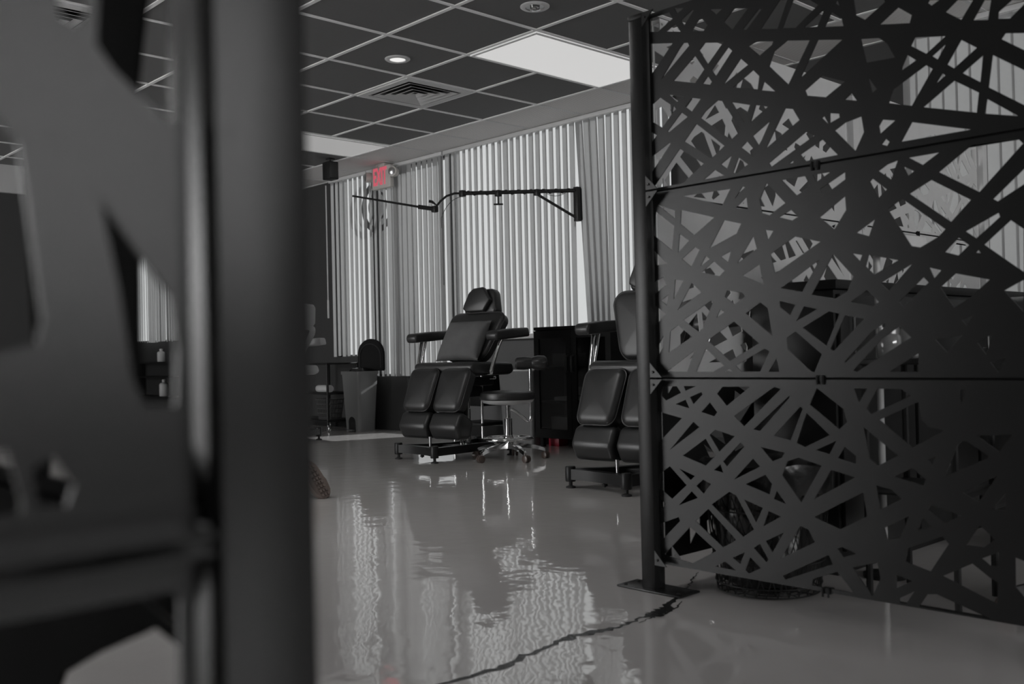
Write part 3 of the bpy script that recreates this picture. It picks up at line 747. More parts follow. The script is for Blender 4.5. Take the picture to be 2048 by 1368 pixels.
# ------------------------------------------------------------------ privacy screens
SW = 1.25           # post to post
ZR = (0.079, 0.634, 0.640, 1.196, 1.202, 1.737)
def mk_sheet(name, holes, z0, z1, x0, x1, mat, parent):
    o = plate(name, [(x0, z0), (x1, z0), (x1, z1), (x0, z1)], holes, .003, mat, parent)
    # folded lips along the top and bottom edges
    b = bmesh.new()
    box(b, x0, x1, .0015, .022, z0, z0+.003); box(b, x0, x1, .0015, .022, z1-.003, z1)
    bm2 = bmesh.new(); bm2.from_mesh(o.data); add_bm(bm2, b); bm2.to_mesh(o.data); bm2.free()
    return o
def flip(h): return [[(SW-x, z) for x, z in p][::-1] for p in h]
def screen(label, loc, rz, sheets, mat, post2=True, post1=True, base=True, group='lattice privacy screens', low=None, seam_strips=True):
    """Origin at the first post; the screen runs along local +X; its front is local -Y."""
    t = thing('privacy_screen', label, 'screen', loc, rz, group)
    for px in ([0] if post1 else [])+([SW] if post2 else []):
        b = bmesh.new(); box(b, px-.025, px+.025, -.03, .02, .006, 1.728, .002); p = link('post', b, mat, t)
        b = bmesh.new(); box(b, px-.028, px+.028, -.033, .023, 1.722, 1.738, .004); link('post_cap', b, M['black_plastic'], p)
        if base:
            b = bmesh.new(); box(b, px-.105, px+.135, -.055, .045, 0, .007, .003); link('base_plate', b, mat, t)
            for dx in (-.085, .115):
                for dy in (-.035, .025):
                    b = bmesh.new(); lathe(b, [(.006, 0), (.006, .003), (.003, .004)], 10, (px+dx, dy, .006)); link('bolt', b, M['black_plastic'], t)
    for k, h in enumerate(sheets):
        mk_sheet('lattice_panel', h, ZR[2*k], ZR[2*k+1], .030, SW-.030, low if (low and k == 0) else mat, t)
    for z0, z1 in ((ZR[1], ZR[2]), (ZR[3], ZR[4])) if seam_strips else ():
        b = bmesh.new(); box(b, .026, SW-.026, .0225, .034, z0-.012, z1+.012); box(b, .030, SW-.030, .0025, .0225, z0+.0005, z1-.0005); link('seam_strip', b, M['screen_shaded'], t, smooth=0)  # dark strip added behind each seam so the gap stays dark
    # corner gussets with two screws each
    for px, sg in ((.026, 1), (SW-.026, -1)):
        for k in range(3):
            for z, s in ((ZR[2*k], 1), (ZR[2*k+1], -1)):
                b = bmesh.new(); L = .044
                vs = [(px, -.031, z), (px+sg*L, -.031, z), (px, -.031, z+s*L)]
                A = [b.verts.new(v) for v in vs]; B = [b.verts.new((v[0], -.0275, v[2])) for v in vs]
                b.faces.new(A); b.faces.new(B[::-1])
                for i in range(3): b.faces.new((A[i], B[i], B[(i+1) % 3], A[(i+1) % 3]))
                bmesh.ops.recalc_face_normals(b, faces=b.faces[:])
                lathe(b, [(.004, 0), (.004, .003), (.002, .004)], 8, (px+sg*.012, -.0305, z+s*.016), Matrix.Rotation(PI/2, 4, 'X'))
                box(b, px+sg*.004-.003, px+sg*.004+.003, -.0285, -.0005, z+s*.002 if s > 0 else z-.012, z+.012 if s > 0 else z-.002)
                link('gusset', b, mat, t, smooth=0)
    for z in (ZR[1], ZR[3], ZR[0]):
        b = bmesh.new()
        for dx in (-.008, .008): tube(b, [(SW/2-.055+dx, -.006, z-.012), (SW/2-.055+dx, -.006, z+.012)], .003, 8)
        box(b, SW/2-.068, SW/2-.042, -.004, .018, z-.004, z+.010)
        link('clip', b, M['black_plastic'], t)
    return t
ALL = [HOLES_BOTTOM, HOLES_MIDDLE, HOLES_TOP]
screen('near black laser-cut metal lattice screen with post and base plate beside the floor crack', (5.765, -2.887, 0), 0, ALL, M['screen'])
BX = 5.765
screen('pale lattice screen panel joined behind the corner post of the black screen', (BX, -2.862, 0), R(90), [flip(HOLES_BOTTOM), flip(HOLES_TOP_AS_MID), HOLES_TOP], M['screen_pale'], post1=False, base=True, low=M['screen'])
screen('pale lattice screen panel farther back, nearest the window blinds', (BX, -2.862+SW, 0), R(90), [HOLES_BOTTOM, HOLES_MIDDLE, flip(HOLES_TOP)], M['screen_pale'], post1=False, low=M['screen'])
far = lambda H_, s0: [p for p in H_ if min(q[0] for q in p) > s0]
screen('blurred black metal screen with wide post filling the near foreground', (7.235, -5.027, 0), R(-90),
       [HOLES_NEAR_BOT+far(HOLES_BOTTOM, .16), HOLES_NEAR_MID+far(HOLES_MIDDLE, .16), far(HOLES_TOP, .16)], M['screen'], seam_strips=False)
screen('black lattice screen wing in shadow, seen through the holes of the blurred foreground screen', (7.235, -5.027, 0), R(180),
       [HOLES_WING2_BOT+far(HOLES_BOTTOM, .55), HOLES_WING2_MID+far(HOLES_MIDDLE, .55), far(HOLES_TOP, .2)], M['screen_shaded'], post1=False, seam_strips=False)

# ------------------------------------------------------------------ treatment chairs
def chair(label, loc, rz, swivel, pad='leather', arm_rot=0, recline=26, pivot=.46, base_mat='black_metal'):
    t = thing('treatment_chair', label, 'chair', loc, rz, 'split-leg treatment chairs in a row')
    S = Matrix.Translation((0, .40, 0)) @ Matrix.Rotation(swivel, 4, 'Z') @ Matrix.Translation((0, -.40, 0))
    L = M[pad]
    # base: bowed front bar, spine, rear bar, four levellers
    b = bmesh.new()
    def bar(pts, w, h):
        P = [Vector(p) for p in pts]; rows = []
        for i, p in enumerate(P):
            d = (P[min(i+1, len(P)-1)]-P[max(i-1, 0)]).normalized(); s = Vector((-d.y, d.x, 0))*w/2
            rows.append([b.verts.new(p+s+Vector((0, 0, h/2))), b.verts.new(p-s+Vector((0, 0, h/2))), b.verts.new(p-s-Vector((0, 0, h/2))), b.verts.new(p+s-Vector((0, 0, h/2)))])
        for A, B in zip(rows, rows[1:]):
            for k in range(4): b.faces.new((A[k], A[(k+1) % 4], B[(k+1) % 4], B[k]))
        b.faces.new(rows[0][::-1]); b.faces.new(rows[-1])
    bar([(-.22, 0, .075), (-.12, .035, .072), (0, .05, .070), (.12, .035, .072), (.22, 0, .075)], .045, .055)
    bar([(.22, .0, .075), (.15, .22, .07), (.11, .45, .07), (.19, .68, .075)], .045, .055)
    bar([(-.22, .0, .075), (-.15, .22, .07), (-.11, .45, .07), (-.19, .68, .075)], .045, .055)
    bar([(-.19, .68, .075), (0, .66, .075), (.19, .68, .075)], .045, .05)
    box(b, -.13, .13, .30, .52, .05, .085, .006)
    bmesh.ops.recalc_face_normals(b, faces=b.faces[:])
    base = link('base', b, M[base_mat], t)
    for px, py in ((-.22, 0), (.22, 0), (-.19, .68), (.19, .68)):
        b = bmesh.new(); lathe(b, [(.026, .035), (.028, .04), (.028, .11), (.024, .116)], 20, (px, py, 0)); link('corner_post', b, M['black_metal'], base)
        b = bmesh.new(); lathe(b, [(.026, 0), (.026, .008), (.010, .014), (.010, .04)], 18, (px, py, 0)); link('leveller', b, M['rubber'], base)
    b = bmesh.new()
    for px in (-.03, .03): lathe(b, [(.026, .08), (.026, .34), (.022, .342), (.022, .52)], 20, (px, .42, 0))
    link('column', b, M['chrome'], t)
    b = bmesh.new(); box(b, -.15, .15, .26, .58, .50, .56, .01); box(b, -.12, .12, .22, .50, .42, .50, .02); b.transform(S); link('mechanism', b, M['black_metal'], t)
    b = bmesh.new(); tube(b, [(0, .07, .165), (0, .07, .10), (0, .065, .09)], [.011, .008, .006], 10); tube(b, [(0, .065, .095), (.03, .05, .085), (.06, .04, .085), (.06, .04, .06)], .005, 8); b.transform(S)
    link('crank', b, M['steel'], t)
    b = bmesh.new(); tube(b, [(.0, .05, .05), (0, .05, .02)], .005, 8); lathe(b, [(.002, 0), (.014, .004), (.014, .014), (.004, .02)], 14, (0, .05, .022)); link('pedal_knob', b, M['black_plastic'], base)
    # seat
    b = profile_pad([(.205, .60), (.20, .655), (.24, .672), (.45, .668), (.64, .66), (.66, .60), (.62, .575), (.24, .575)], -.28, .28, .022, 4); b.transform(S)
    st_ = link('seat', b, L, t)
    # back rest: waisted pad, reclined
    sr_, cr_ = math.sin(R(recline)), math.cos(R(recline))
    RB = Matrix.Translation((0, pivot+.185*sr_, .67+.19*cr_)) @ Matrix.Rotation(R(-recline), 4, 'X')
    def waist(v):
        f = (v.z+.19)/.38; k = .70+.34*min(1, max(0, f*1.25))**.8; return (v.x*k, v.y, v.z)
    b = cushion(.50, .385, .085, .075, .03, .015, waist, S @ RB); bk = link('backrest', b, L, t); piping('piping', .50, .385, .085, .075, .03, bk, L, S @ RB, waist)
    b = bmesh.new(); box(b, -.06, .06, .05, .075, -.30, .17, .008); b.transform(S @ RB); link('back_bracket', b, M['black_metal'], t)
    # headrest with six-sided front cushion
    RH = Matrix.Translation((0, pivot+.455*sr_, .67+.478*cr_)) @ Matrix.Rotation(R(-recline*.35), 4, 'X')
    def trap(v): return (v.x*(1-.28*max(0, v.z/.09)-.0), v.y, v.z)
    b = cushion(.31, .19, .085, .035, .025, .008, trap, S @ RH); hr = link('headrest', b, L, t)
    b = bmesh.new(); hexo = [(-.130, -.060), (-.125, -.03), (-.085, .060), (-.045, .092), (.050, .100), (.125, .005), (.070, -.080), (-.09, -.080)]
    A = [b.verts.new((x, -.085, z)) for x, z in hexo]; C = [b.verts.new((x, -.045, z)) for x, z in hexo]
    b.faces.new(A); b.faces.new(C[::-1])
    for i in range(len(hexo)): b.faces.new((A[i], C[i], C[(i+1) % len(hexo)], A[(i+1) % len(hexo)]))
    bmesh.ops.recalc_face_normals(b, faces=b.faces[:]); bmesh.ops.bevel(b, geom=b.edges[:], offset=.011, segments=3, affect='EDGES', profile=.5); b.transform(S @ RH)
    link('neck_cushion', b, L, hr)
    b = bmesh.new(); box(b, -.03, .03, .03, .045, .10, .25, .004); b.transform(S @ RB); link('headrest_bar', b, M['steel'], t)
    # arm rests on slanting chrome tubes
    for s in (-1, 1):
        RA = Matrix.Translation((s*.385, .46, .862)) @ Matrix.Rotation(R(4), 4, 'X') @ Matrix.Rotation(R(arm_rot*s), 4, 'Z')
        b = bmesh.new(); pts = []
        b = profile_pad([(-.17, -.036), (-.183, .0), (-.165, .030), (.0, .034), (.18, .030), (.19, -.034)], -.052, .052, .016, 4); b.transform(S @ RA)
        ar = link('armrest', b, L, t)
        b = bmesh.new(); tube(b, [(s*.385, .40, .835), (s*.375, .375, .78), (s*.35, .31, .60)], [.014, .012, .012], 12)
        tube(b, [(s*.36, .415, .83), (s*.345, .33, .60)], .009, 10)
        tube(b, [(s*.355, .315, .595), (s*.20, .36, .585)], .013, 12)
        lathe(b, [(.018, -.01), (.018, .012)], 14, (s*.385, .40, .838)); b.transform(S); link('arm_tube', b, M['chrome'], ar)
    # two leg rests, each a calf pad and a wedge foot pad
    for s in (-1, 1):
        RL = Matrix.Translation((s*.146, .160, .475)) @ Matrix.Rotation(R(-23), 4, 'X')
        def taper(v): return (v.x*(.94+.10*(v.z+.15)/.30), v.y, v.z)
        b = cushion(.265, .315, .10, .055, .034, .013, taper, S @ RL); lr = link('leg_rest', b, L, t); piping('piping', .265, .315, .10, .055, .034, lr, L, S @ RL, taper)
        prof = [(.115, .335), (.075, .325), (.030, .235), (.068, .150), (.185, .150), (.215, .27)]
        b = profile_pad(prof, s*.146-.135, s*.146+.135, .026, 5); 
        for v in b.verts:
            f = max(0, (.33-v.co.z)/.18); v.co.x = s*.146+(v.co.x-s*.146)*(1.0-.10*max(0, f-.5))
        b.transform(S); link('foot_pad', b, L, lr)
        b = bmesh.new(); box(b, s*.146-.03, s*.146+.03, .21, .235, .30, .60, .004); b.transform(S @ Matrix.Translation((0, .03, 0))); link('leg_bracket', b, M['black_metal'], lr)
    b = bmesh.new(); tube(b, [(.27, .40, .56), (.33, .38, .56)], .012, 10); tube(b, [(.33, .38, .56), (.36, .34, .56)], .006, 8); b.transform(S); link('lever', b, M['chrome'], t)
    return t, S
ch1, S1 = chair('black leather split-leg treatment chair with a square cushion on it, before the blinds', (2.245, -1.06, 0), R(-4), R(11))
ch2, S2 = chair('black leather treatment chair partly hidden by the post of the near lattice screen', (4.235, -1.43, 0), R(-7.7), R(12), recline=9, pivot=.40)
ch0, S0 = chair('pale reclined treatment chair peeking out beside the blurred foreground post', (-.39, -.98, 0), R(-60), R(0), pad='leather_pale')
ch3, S3 = chair('black treatment chair standing in the dark booth behind the lattice screen', (6.64, -1.68, 0), R(3), R(-6), base_mat='chrome')

# cushion leaning on the first chair
W1 = Matrix.Translation((2.245, -1.06, 0)) @ Matrix.Rotation(R(-4), 4, 'Z') @ S1
b = bmesh.new(); N = 24; F_, K_ = [], []
for side in (0, 1):
    G = []
    for i in range(N+1):
        row = []
        for j in range(N+1):
            u, v = i/N*2-1, j/N*2-1
            k = ((1-u*u)*(1-v*v))**.42
            pinch = 1-.07*(1-abs(u)**2)*(abs(v)**3)
            pinch2 = 1-.07*(1-abs(v)**2)*(abs(u)**3)
            yy = (.068*k+.006*math.sin(u*9+v*4)*(abs(u*v))*k)*(1 if side else -1)
            row.append(b.verts.new((u*.20*pinch2, yy, v*.165*pinch)))
        G.append(row)
    for i in range(N):
        for j in range(N): b.faces.new((G[i][j], G[i+1][j], G[i+1][j+1], G[i][j+1]))
bmesh.ops.remove_doubles(b, verts=b.verts[:], dist=.0005); bmesh.ops.recalc_face_normals(b, faces=b.faces[:])
pil = link('throw_pillow', b, M['velvet'], None, W1 @ Matrix.Translation((.0, .43, .82)) @ Matrix.Rotation(R(-30), 4, 'X'), smooth=80)
tag(pil, 'square charcoal velvet throw pillow leaning on the backrest of the black chair before the blinds', 'pillow')

# ------------------------------------------------------------------ rolling stools
def stool(label, loc, rz, arm=True, zseat=.43):
    t = thing('rolling_stool', label, 'stool', loc, rz, 'chrome rolling stools')
    b = bmesh.new(); lathe(b, [(.0, zseat-.025), (.175, zseat-.025), (.188, zseat-.015), (.192, zseat+.005), (.186, zseat+.026), (.165, zseat+.036), (.10, zseat+.040), (.001, zseat+.041)], 40); link('seat', b, M['leather'], t)
    b = bmesh.new(); lathe(b, [(.05, zseat-.058), (.13, zseat-.050), (.168, zseat-.040), (.182, zseat-.022), (.17, zseat-.020)], 40); link('seat_rim', b, M['white_plastic'], t)
    b = bmesh.new(); lathe(b, [(.030, .09), (.030, .12), (.034, .125), (.034, .16), (.027, .165), (.027, .28), (.016, .285), (.016, zseat-.05)], 24); link('gas_column', b, M['chrome'], t)
    b = bmesh.new(); tube(b, [(.165*math.cos(2*PI*k/40), .165*math.sin(2*PI*k/40), .145) for k in range(40)], .0095, 10, closed=True)
    for k in range(5):
        a = 2*PI*k/5+.3; tube(b, [(.03*math.cos(a), .03*math.sin(a), .14), (.165*math.cos(a), .165*math.sin(a), .145)], .007, 8)
    link('foot_ring', b, M['chrome'], t)
    for k in range(5):
        a = 2*PI*k/5+.15; d = Vector((math.cos(a), math.sin(a), 0)); s = Vector((-d.y, d.x, 0)); b = bmesh.new(); rows = []
        for f, w, z, h in ((.02, .026, .098, .04), (.10, .022, .095, .032), (.18, .018, .082, .026), (.235, .015, .066, .022), (.25, .014, .058, .02)):
            c = d*f; rows.append([b.verts.new(c+s*w+Vector((0, 0, z-h/2))), b.verts.new(c+s*w*.6+Vector((0, 0, z+h/2))), b.verts.new(c-s*w*.6+Vector((0, 0, z+h/2))), b.verts.new(c-s*w+Vector((0, 0, z-h/2)))])
        for A, B in zip(rows, rows[1:]):
            for q in range(4): b.faces.new((A[q], A[(q+1) % 4], B[(q+1) % 4], B[q]))
        b.faces.new(rows[0][::-1]); b.faces.new(rows[-1]); bmesh.ops.recalc_face_normals(b, faces=b.faces[:])
        lg = link('leg', b, M['chrome'], t)
        ang = a+random.uniform(-1, 1); e = Vector((-math.sin(ang), math.cos(ang), 0)); c = d*.245+Vector((math.cos(ang), math.sin(ang), 0))*.012
        b = bmesh.new()
        for sd_ in (-1, 1):
            m4 = Matrix.Translation(c+e*sd_*.013+Vector((0, 0, .025))) @ e.to_track_quat('Z', 'Y').to_matrix().to_4x4()
            lathe(b, [(.018, -.009), (.025, -.006), (.025, .006), (.018, .009)], 20, mat=m4)
        tube(b, [d*.245+Vector((0, 0, .03)), d*.245+Vector((0, 0, .062))], .006, 8)
        link('caster', b, M['caster'], lg)
    if arm:
        b = bmesh.new(); A_ = .158
        pts = [(.02, 0, .345), (.06, 0, .32)]+arc((.10, 0, .285), (A_, 0, .225), (A_, 0, .30), 10)+[(A_, 0, .45), (A_, 0, .615)]
        tube(b, pts, .012, 12); lathe(b, [(.016, .44), (.016, .47)], 14, (A_, 0, 0)); at = link('arm_tube', b, M['chrome'], t)
        b = bmesh.new(); tube(b, [(A_, .012, .455), (A_, .045, .455)], .006, 8); lathe(b, [(.004, -.012), (.018, -.008), (.018, .008), (.004, .012)], 12, (A_+.0, .05, .455), Matrix.Rotation(PI/2, 4, 'X')); link('knob', b, M['black_plastic'], at)
        b = bmesh.new(); Q = []
        prof = [(-.112, .002), (-.110, .030), (-.098, .042), (-.05, .046), (-.006, .041), (.004, .038), (.014, .043), (.045, .050), (.09, .048), (.106, .034), (.112, .002)]
        lathe(b, [(r, z) for z, r in prof], 24, (A_+.008, 0, .655), Matrix.Rotation(PI/2, 4, 'Y') @ Matrix.Scale(1.0, 4)); link('arm_pad', b, M['leather'], t)
    return t
stool('chrome rolling stool with black round seat and padded arm beside the pillow chair', (2.70, -.615, 0), R(46))
stool('chrome based rolling stool standing in the dark booth behind the black lattice screen', (6.87, -2.40, 0), R(200), arm=False, zseat=.45)

# ------------------------------------------------------------------ storage cabinet by the window
t = thing('storage_cabinet', 'black two-door storage cabinet with smoked glass doors below the window blinds', 'cabinet', (2.2, .16, 0))
b = bmesh.new(); cw, cd = .78, .30
box(b, 0, .02, 0, cd, .07, .90); box(b, cw-.02, cw, 0, cd, .07, .90); box(b, -.008, cw+.008, -.012, cd, .895, .92, .003); box(b, 0, cw, 0, cd, .07, .09); box(b, 0, cw, cd-.012, cd, .07, .90)
body = link('body', b, M['cabinet'], t, smooth=30)
for z in (.34, .60):
    b = bmesh.new(); box(b, .02, cw-.02, .03, cd-.012, z, z+.015); link('shelf', b, M['cabinet'], t, smooth=0)
for px in (.02, cw-.05):
    for py in (.01, cd-.04):
        b = bmesh.new(); box(b, px, px+.03, py, py+.03, 0, .07); link('leg', b, M['cabinet'], t, smooth=0)
for k, (a, c) in enumerate(((.0, .388), (.392, .78))):
    b = bmesh.new(); box(b, a, a+.05, -.02, -.001, .075, .89); box(b, c-.05, c, -.02, -.001, .075, .89); box(b, a+.05, c-.05, -.02, -.001, .075, .14); box(b, a+.05, c-.05, -.02, -.001, .83, .89)
    d = link('door', b, M['cabinet'], t, smooth=0)
    b = bmesh.new(); box(b, a+.05, c-.05, -.012, -.009, .14, .83); link('glass', b, M['cab_glass'], d, smooth=0)
    hx = c-.025 if k == 0 else a+.025
    b = bmesh.new(); tube(b, [(hx, -.02, .57), (hx, -.045, .58), (hx, -.05, .63), (hx, -.045, .69), (hx, -.02, .70)], .009, 8); link('handle', b, M['black_plastic'], d)
def small_box(name, label, cat, loc, size, mat, rz=0, bev=.003, group=None):
    b = bmesh.new(); box(b, -size[0]/2, size[0]/2, -size[1]/2, size[1]/2, 0, size[2], bev); o = link(name, b, mat, None, Matrix.Translation(loc) @ Matrix.Rotation(rz, 4, 'Z'), smooth=30)
    return tag(o, label, cat, group)
# contents
b = bmesh.new()
for k in range(7): box(b, -.10+random.uniform(-.01, .01), .10+random.uniform(-.01, .01), -.07, .07, k*.004, k*.004+.003)
o = link('paper_stack', b, M['paper'], None, Matrix.Translation((2.42, .30, .355)) @ Matrix.Rotation(R(-8), 4, 'Z'), smooth=0); tag(o, 'loose stack of white papers on the middle shelf of the glass-door cabinet', 'papers')
small_box('carton', 'flat pale carton leaning above the papers in the cabinet', 'box', (2.48, .36, .395), (.16, .06, .06), M['paper'], R(12))
small_box('carton', 'dark carton on the upper shelf behind the smoked cabinet glass', 'box', (2.40, .33, .615), (.22, .16, .10), M['grey_plastic'])
small_box('carton', 'grey carton low in the cabinet behind its first door', 'box', (2.36, .33, .09), (.18, .18, .14), M['grey_plastic'])
def bottle(name, label, loc, r, h, mat, cap, group=None):
    t = thing(name, label, 'bottle', loc, 0, group)
    b = bmesh.new(); lathe(b, [(r*.92, 0), (r, .006), (r, h*.68), (r*.85, h*.76), (r*.36, h*.82), (r*.36, h*.86)], 20); link('body', b, mat, t)
    b = bmesh.new(); lathe(b, [(r*.42, h*.86), (r*.42, h*.97), (r*.3, h)], 16); link('cap', b, cap, t)
    return t
bottle('bottle', 'small clear bottle at the bottom of the glass-door cabinet', (2.52, .24, .09), .028, .13, M['white_plastic'], M['black_plastic'])
small_box('box', 'small red box on the floor under the black cabinet', 'box', (2.275, .31, 0), (.11, .10, .062), M['red'])

# ------------------------------------------------------------------ bins
def bin_body(b, w, d, h, tw, t=.006):
    """tapered open-topped tub, narrower at the floor, facing -Y"""
    def ring(k, z, i): return [Vector((x, y, z)) for x, y in rrect(w*k-2*i, d*k-2*i, .03)]
    rows = [ring(tw, 0, 0), ring(1, h-.03, 0), ring(1.06, h-.03, 0), ring(1.06, h, 0), ring(1, h, t), ring(tw, .03, t)]
    V = [[b.verts.new(p) for p in r] for r in rows]
    for A, B in zip(V, V[1:]):
        n = len(A)
        for k in range(n): b.faces.new((A[k], A[(k+1) % n], B[(k+1) % n], B[k]))
    b.faces.new(V[0][::-1]); b.faces.new(V[-1])
    return b
t = thing('pedal_bin', 'tall grey pedal bin with its rounded lid standing open in front of the blinds', 'bin', (-.44, .345, 0), R(0))
b = bin_body(bmesh.new(), .30, .235, .585, .80); link('tub', b, M['grey_plastic'], t)
b = bmesh.new(); box(b, -.055, .055, -.1035, -.088, .0, .09, .004); ring_pts = []
lathe(b, [(.055, 0), (.055, .013)], 24, (0, -.090, .09), Matrix.Rotation(PI/2, 4, 'X')); link('pedal_recess', b, M['black_plastic'], t, smooth=30)
b = bmesh.new(); box(b, -.05, .05, -.135, -.09, .008, .022, .006); link('pedal', b, M['grey_plastic'], t)
# lid outline: flat hinge edge, round far edge
def lid(w, h, t_, ins, y0, y1, b):
    o_ = [(-w/2+ins, ins), (w/2-ins, ins)]
    for i in range(17):
        a = R(180*i/16); o_.append(((w/2-ins)*math.cos(a)*1.0, h-w/2*.95+(w/2*.95-ins)*math.sin(a)))
    A = [b.verts.new((x, y0, z)) for x, z in o_]; C = [b.verts.new((x, y1, z)) for x, z in o_]
    b.faces.new(A); b.faces.new(C[::-1]); n = len(o_)
    for i in range(n): b.faces.new((A[i], C[i], C[(i+1) % n], A[(i+1) % n]))
b = bmesh.new(); lid(.32, .315, .03, 0, 0, .03, b); bmesh.ops.recalc_face_normals(b, faces=b.faces[:]); bmesh.ops.bevel(b, geom=b.edges[:], offset=.008, segments=3, affect='EDGES')
LM = Matrix.Translation((.045, .10, .585)) @ Matrix.Rotation(R(18), 4, 'Z')
b.transform(LM); ld = link('lid', b, M['cabinet'], t)
b = bmesh.new(); 
pts = [(-.125, -.004, .03)]+[(-.125+0*i, -.004, .03+.05*i) for i in range(1, 3)]+[(.125*math.cos(R(180-180*i/14)), -.004, .145+.12*math.sin(R(180*i/14))) for i in range(15)]+[(.125, -.004, .08), (.125, -.004, .03)]
tube(b, pts, .006, 8); b.transform(LM); link('lid_ridge', b, M['rubber'], ld)
b = bmesh.new(); lathe(b, [(.10, 0), (.12, .02), (.09, .045), (.03, .05)], 20); 
for v in b.verts: v.co.y *= .7; v.co.z += random.uniform(-.006, .006)
bg = link('bin_bag', b, M['bag'], t, Matrix.Translation((-.01, 0, .565)))
t = thing('waste_bin', 'plain dark grey open bin with a pale rim, behind the rolling stool', 'bin', (1.955, .30, 0))
b = bin_body(bmesh.new(), .40, .28, .585, .86); link('tub', b, M['grey_plastic'], t)
b = bmesh.new(); pts = [(x, y, .588) for x, y in rrect(.43, .31, .04)]; tube(b, pts, .007, 8, closed=True); link('rim', b, M['white_plastic'], t)
# wire wastebasket with a bin bag
t = thing('wire_wastebasket', 'round wire wastebasket lined with a black bag behind the black lattice screen', 'bin', (6.02, -2.665, 0))
b = bmesh.new()
def circ(r, z, n=36): return [(r*math.cos(2*PI*k/n), r*math.sin(2*PI*k/n), z) for k in range(n)]
for r, z in ((.15, .006), (.155, .03), (.165, .10), (.18, .25), (.19, .37)): tube(b, circ(r, z), .0022 if z < .3 else .004, 6, closed=True)
for r in (.03, .06, .09, .12): tube(b, circ(r, .006), .0018, 5, closed=True)
for k in range(30):
    a = 2*PI*k/30; 
    for tw in (.22, -.22):
        tube(b, [((.15+.04*f)*math.cos(a+tw*f*3), (.15+.04*f)*math.sin(a+tw*f*3), .006+.364*f) for f in (0, .25, .5, .75, 1)], .0016, 5)
    if k % 2 == 0: tube(b, [(.01*math.cos(a), .01*math.sin(a), .006), (.15*math.cos(a), .15*math.sin(a), .006)], .0016, 5)
link('wire_frame', b, M['black_metal'], t)
b = bmesh.new(); rings = []
for r, z in ((.001, .02), (.10, .02), (.138, .035), (.150, .12), (.163, .25), (.178, .37), (.196, .385), (.200, .36), (.198, .30)):
    rings.append([b.verts.new(((r+random.uniform(-.005, .004))*math.cos(2*PI*k/44), (r+random.uniform(-.005, .004))*math.sin(2*PI*k/44), z+random.uniform(-.006, .006))) for k in range(44)])
for A, B in zip(rings, rings[1:]):
    for k in range(44): b.faces.new((A[k], A[(k+1) % 44], B[(k+1) % 44], B[k]))
link('bin_bag', b, M['bag'], t, smooth=70)

# ------------------------------------------------------------------ wall arm, speaker, exit sign
t = thing('bracket_arm', 'black hinged bracket arm reaching out from the window wall before the blinds', 'wall arm', (2.36, .50, 1.75))
O = Vector((2.36, .50, 1.75))
def rel(*p): return Vector(p)-O
b = bmesh.new(); box(b, -.022, .022, -.022, .022, 0, .27, .003); box(b, -.03, .03, .022, .105, .01, .26, .003)
for z in (.03, .24): lathe(b, [(.007, 0), (.007, .004)], 8, (.0, -.022, z), Matrix.Rotation(PI/2, 4, 'X'))
b.transform(Matrix.Rotation(R(0), 4, 'Z')); link('mount', b, M['black_metal'], t, smooth=30)
b = bmesh.new(); tube(b, [rel(2.35, .487, 1.993), rel(2.05, .17, 1.992), rel(1.742, -.156, 1.99)], .016, 12); main = link('boom', b, M['black_metal'], t)
b = bmesh.new(); tube(b, [rel(2.345, .485, 1.785), rel(2.145, .27, 1.97)], .011, 10); link('brace', b, M['black_metal'], t)
b = bmesh.new(); tube(b, [rel(1.75, -.148, 1.99), rel(1.70, -.20, 1.992), rel(1.655, -.248, 1.972), rel(1.622, -.283, 1.932), rel(1.60, -.306, 1.895), rel(1.59, -.316, 1.872)], .009, 10); link('gooseneck', b, M['black_metal'], t)
b = bmesh.new(); tube(b, [rel(1.59, -.316, 1.872), rel(1.50, -.41, 1.893)], .017, 10); tube(b, [rel(1.50, -.41, 1.893), rel(1.148, -.785, 1.99)], [.009, .0075], 10); link('rod', b, M['black_metal'], t)
def clamp(p, knob=True):
    b = bmesh.new(); p = rel(*p); box(b, p.x-.022, p.x+.022, p.y-.022, p.y+.022, p.z-.026, p.z+.024, .006)
    if knob:
        tube(b, [p, p+Vector((0, 0, -.085))], .007, 8); tube(b, [p+Vector((-.025, -.027, -.087)), p+Vector((.025, .027, -.087))], .007, 8)
    link('clamp', b, M['black_metal'], t)
clamp((1.742, -.156, 1.99), False); clamp((1.935, .047, 1.985)); clamp((2.145, .268, 1.985), False); clamp((1.59, -.316, 1.872), False)
b = bmesh.new(); tube(b, [rel(1.60, -.30, 1.90), rel(1.575, -.33, 1.93), rel(1.56, -.35, 1.935)], [.004, .012, .012], 8); link('knob', b, M['black_plastic'], t)
b = bmesh.new(); pts = []
for i in range(60):
    f = i/59; p = Vector((2.33, .466, 1.992)).lerp(Vector((1.76, -.14, 1.99)), f); a = i*.9; pts.append(rel(*(p+Vector((.686*0, 0, 1))*.019*math.sin(a)+Vector((.727, -.686, 0))*.019*math.cos(a))))
tube(b, pts, .0035, 6); tube(b, arc(rel(1.74, -.16, 1.965), rel(1.66, -.24, 1.95), rel(1.625, -.28, 1.80), 10)+[rel(1.625, -.28, 1.72)], .0022, 6)
tube(b, arc(rel(2.30, .43, 1.975), rel(2.24, .37, 1.93), rel(2.20, .32, 1.975), 8), .0022, 6); link('cable', b, M['rubber'], t)

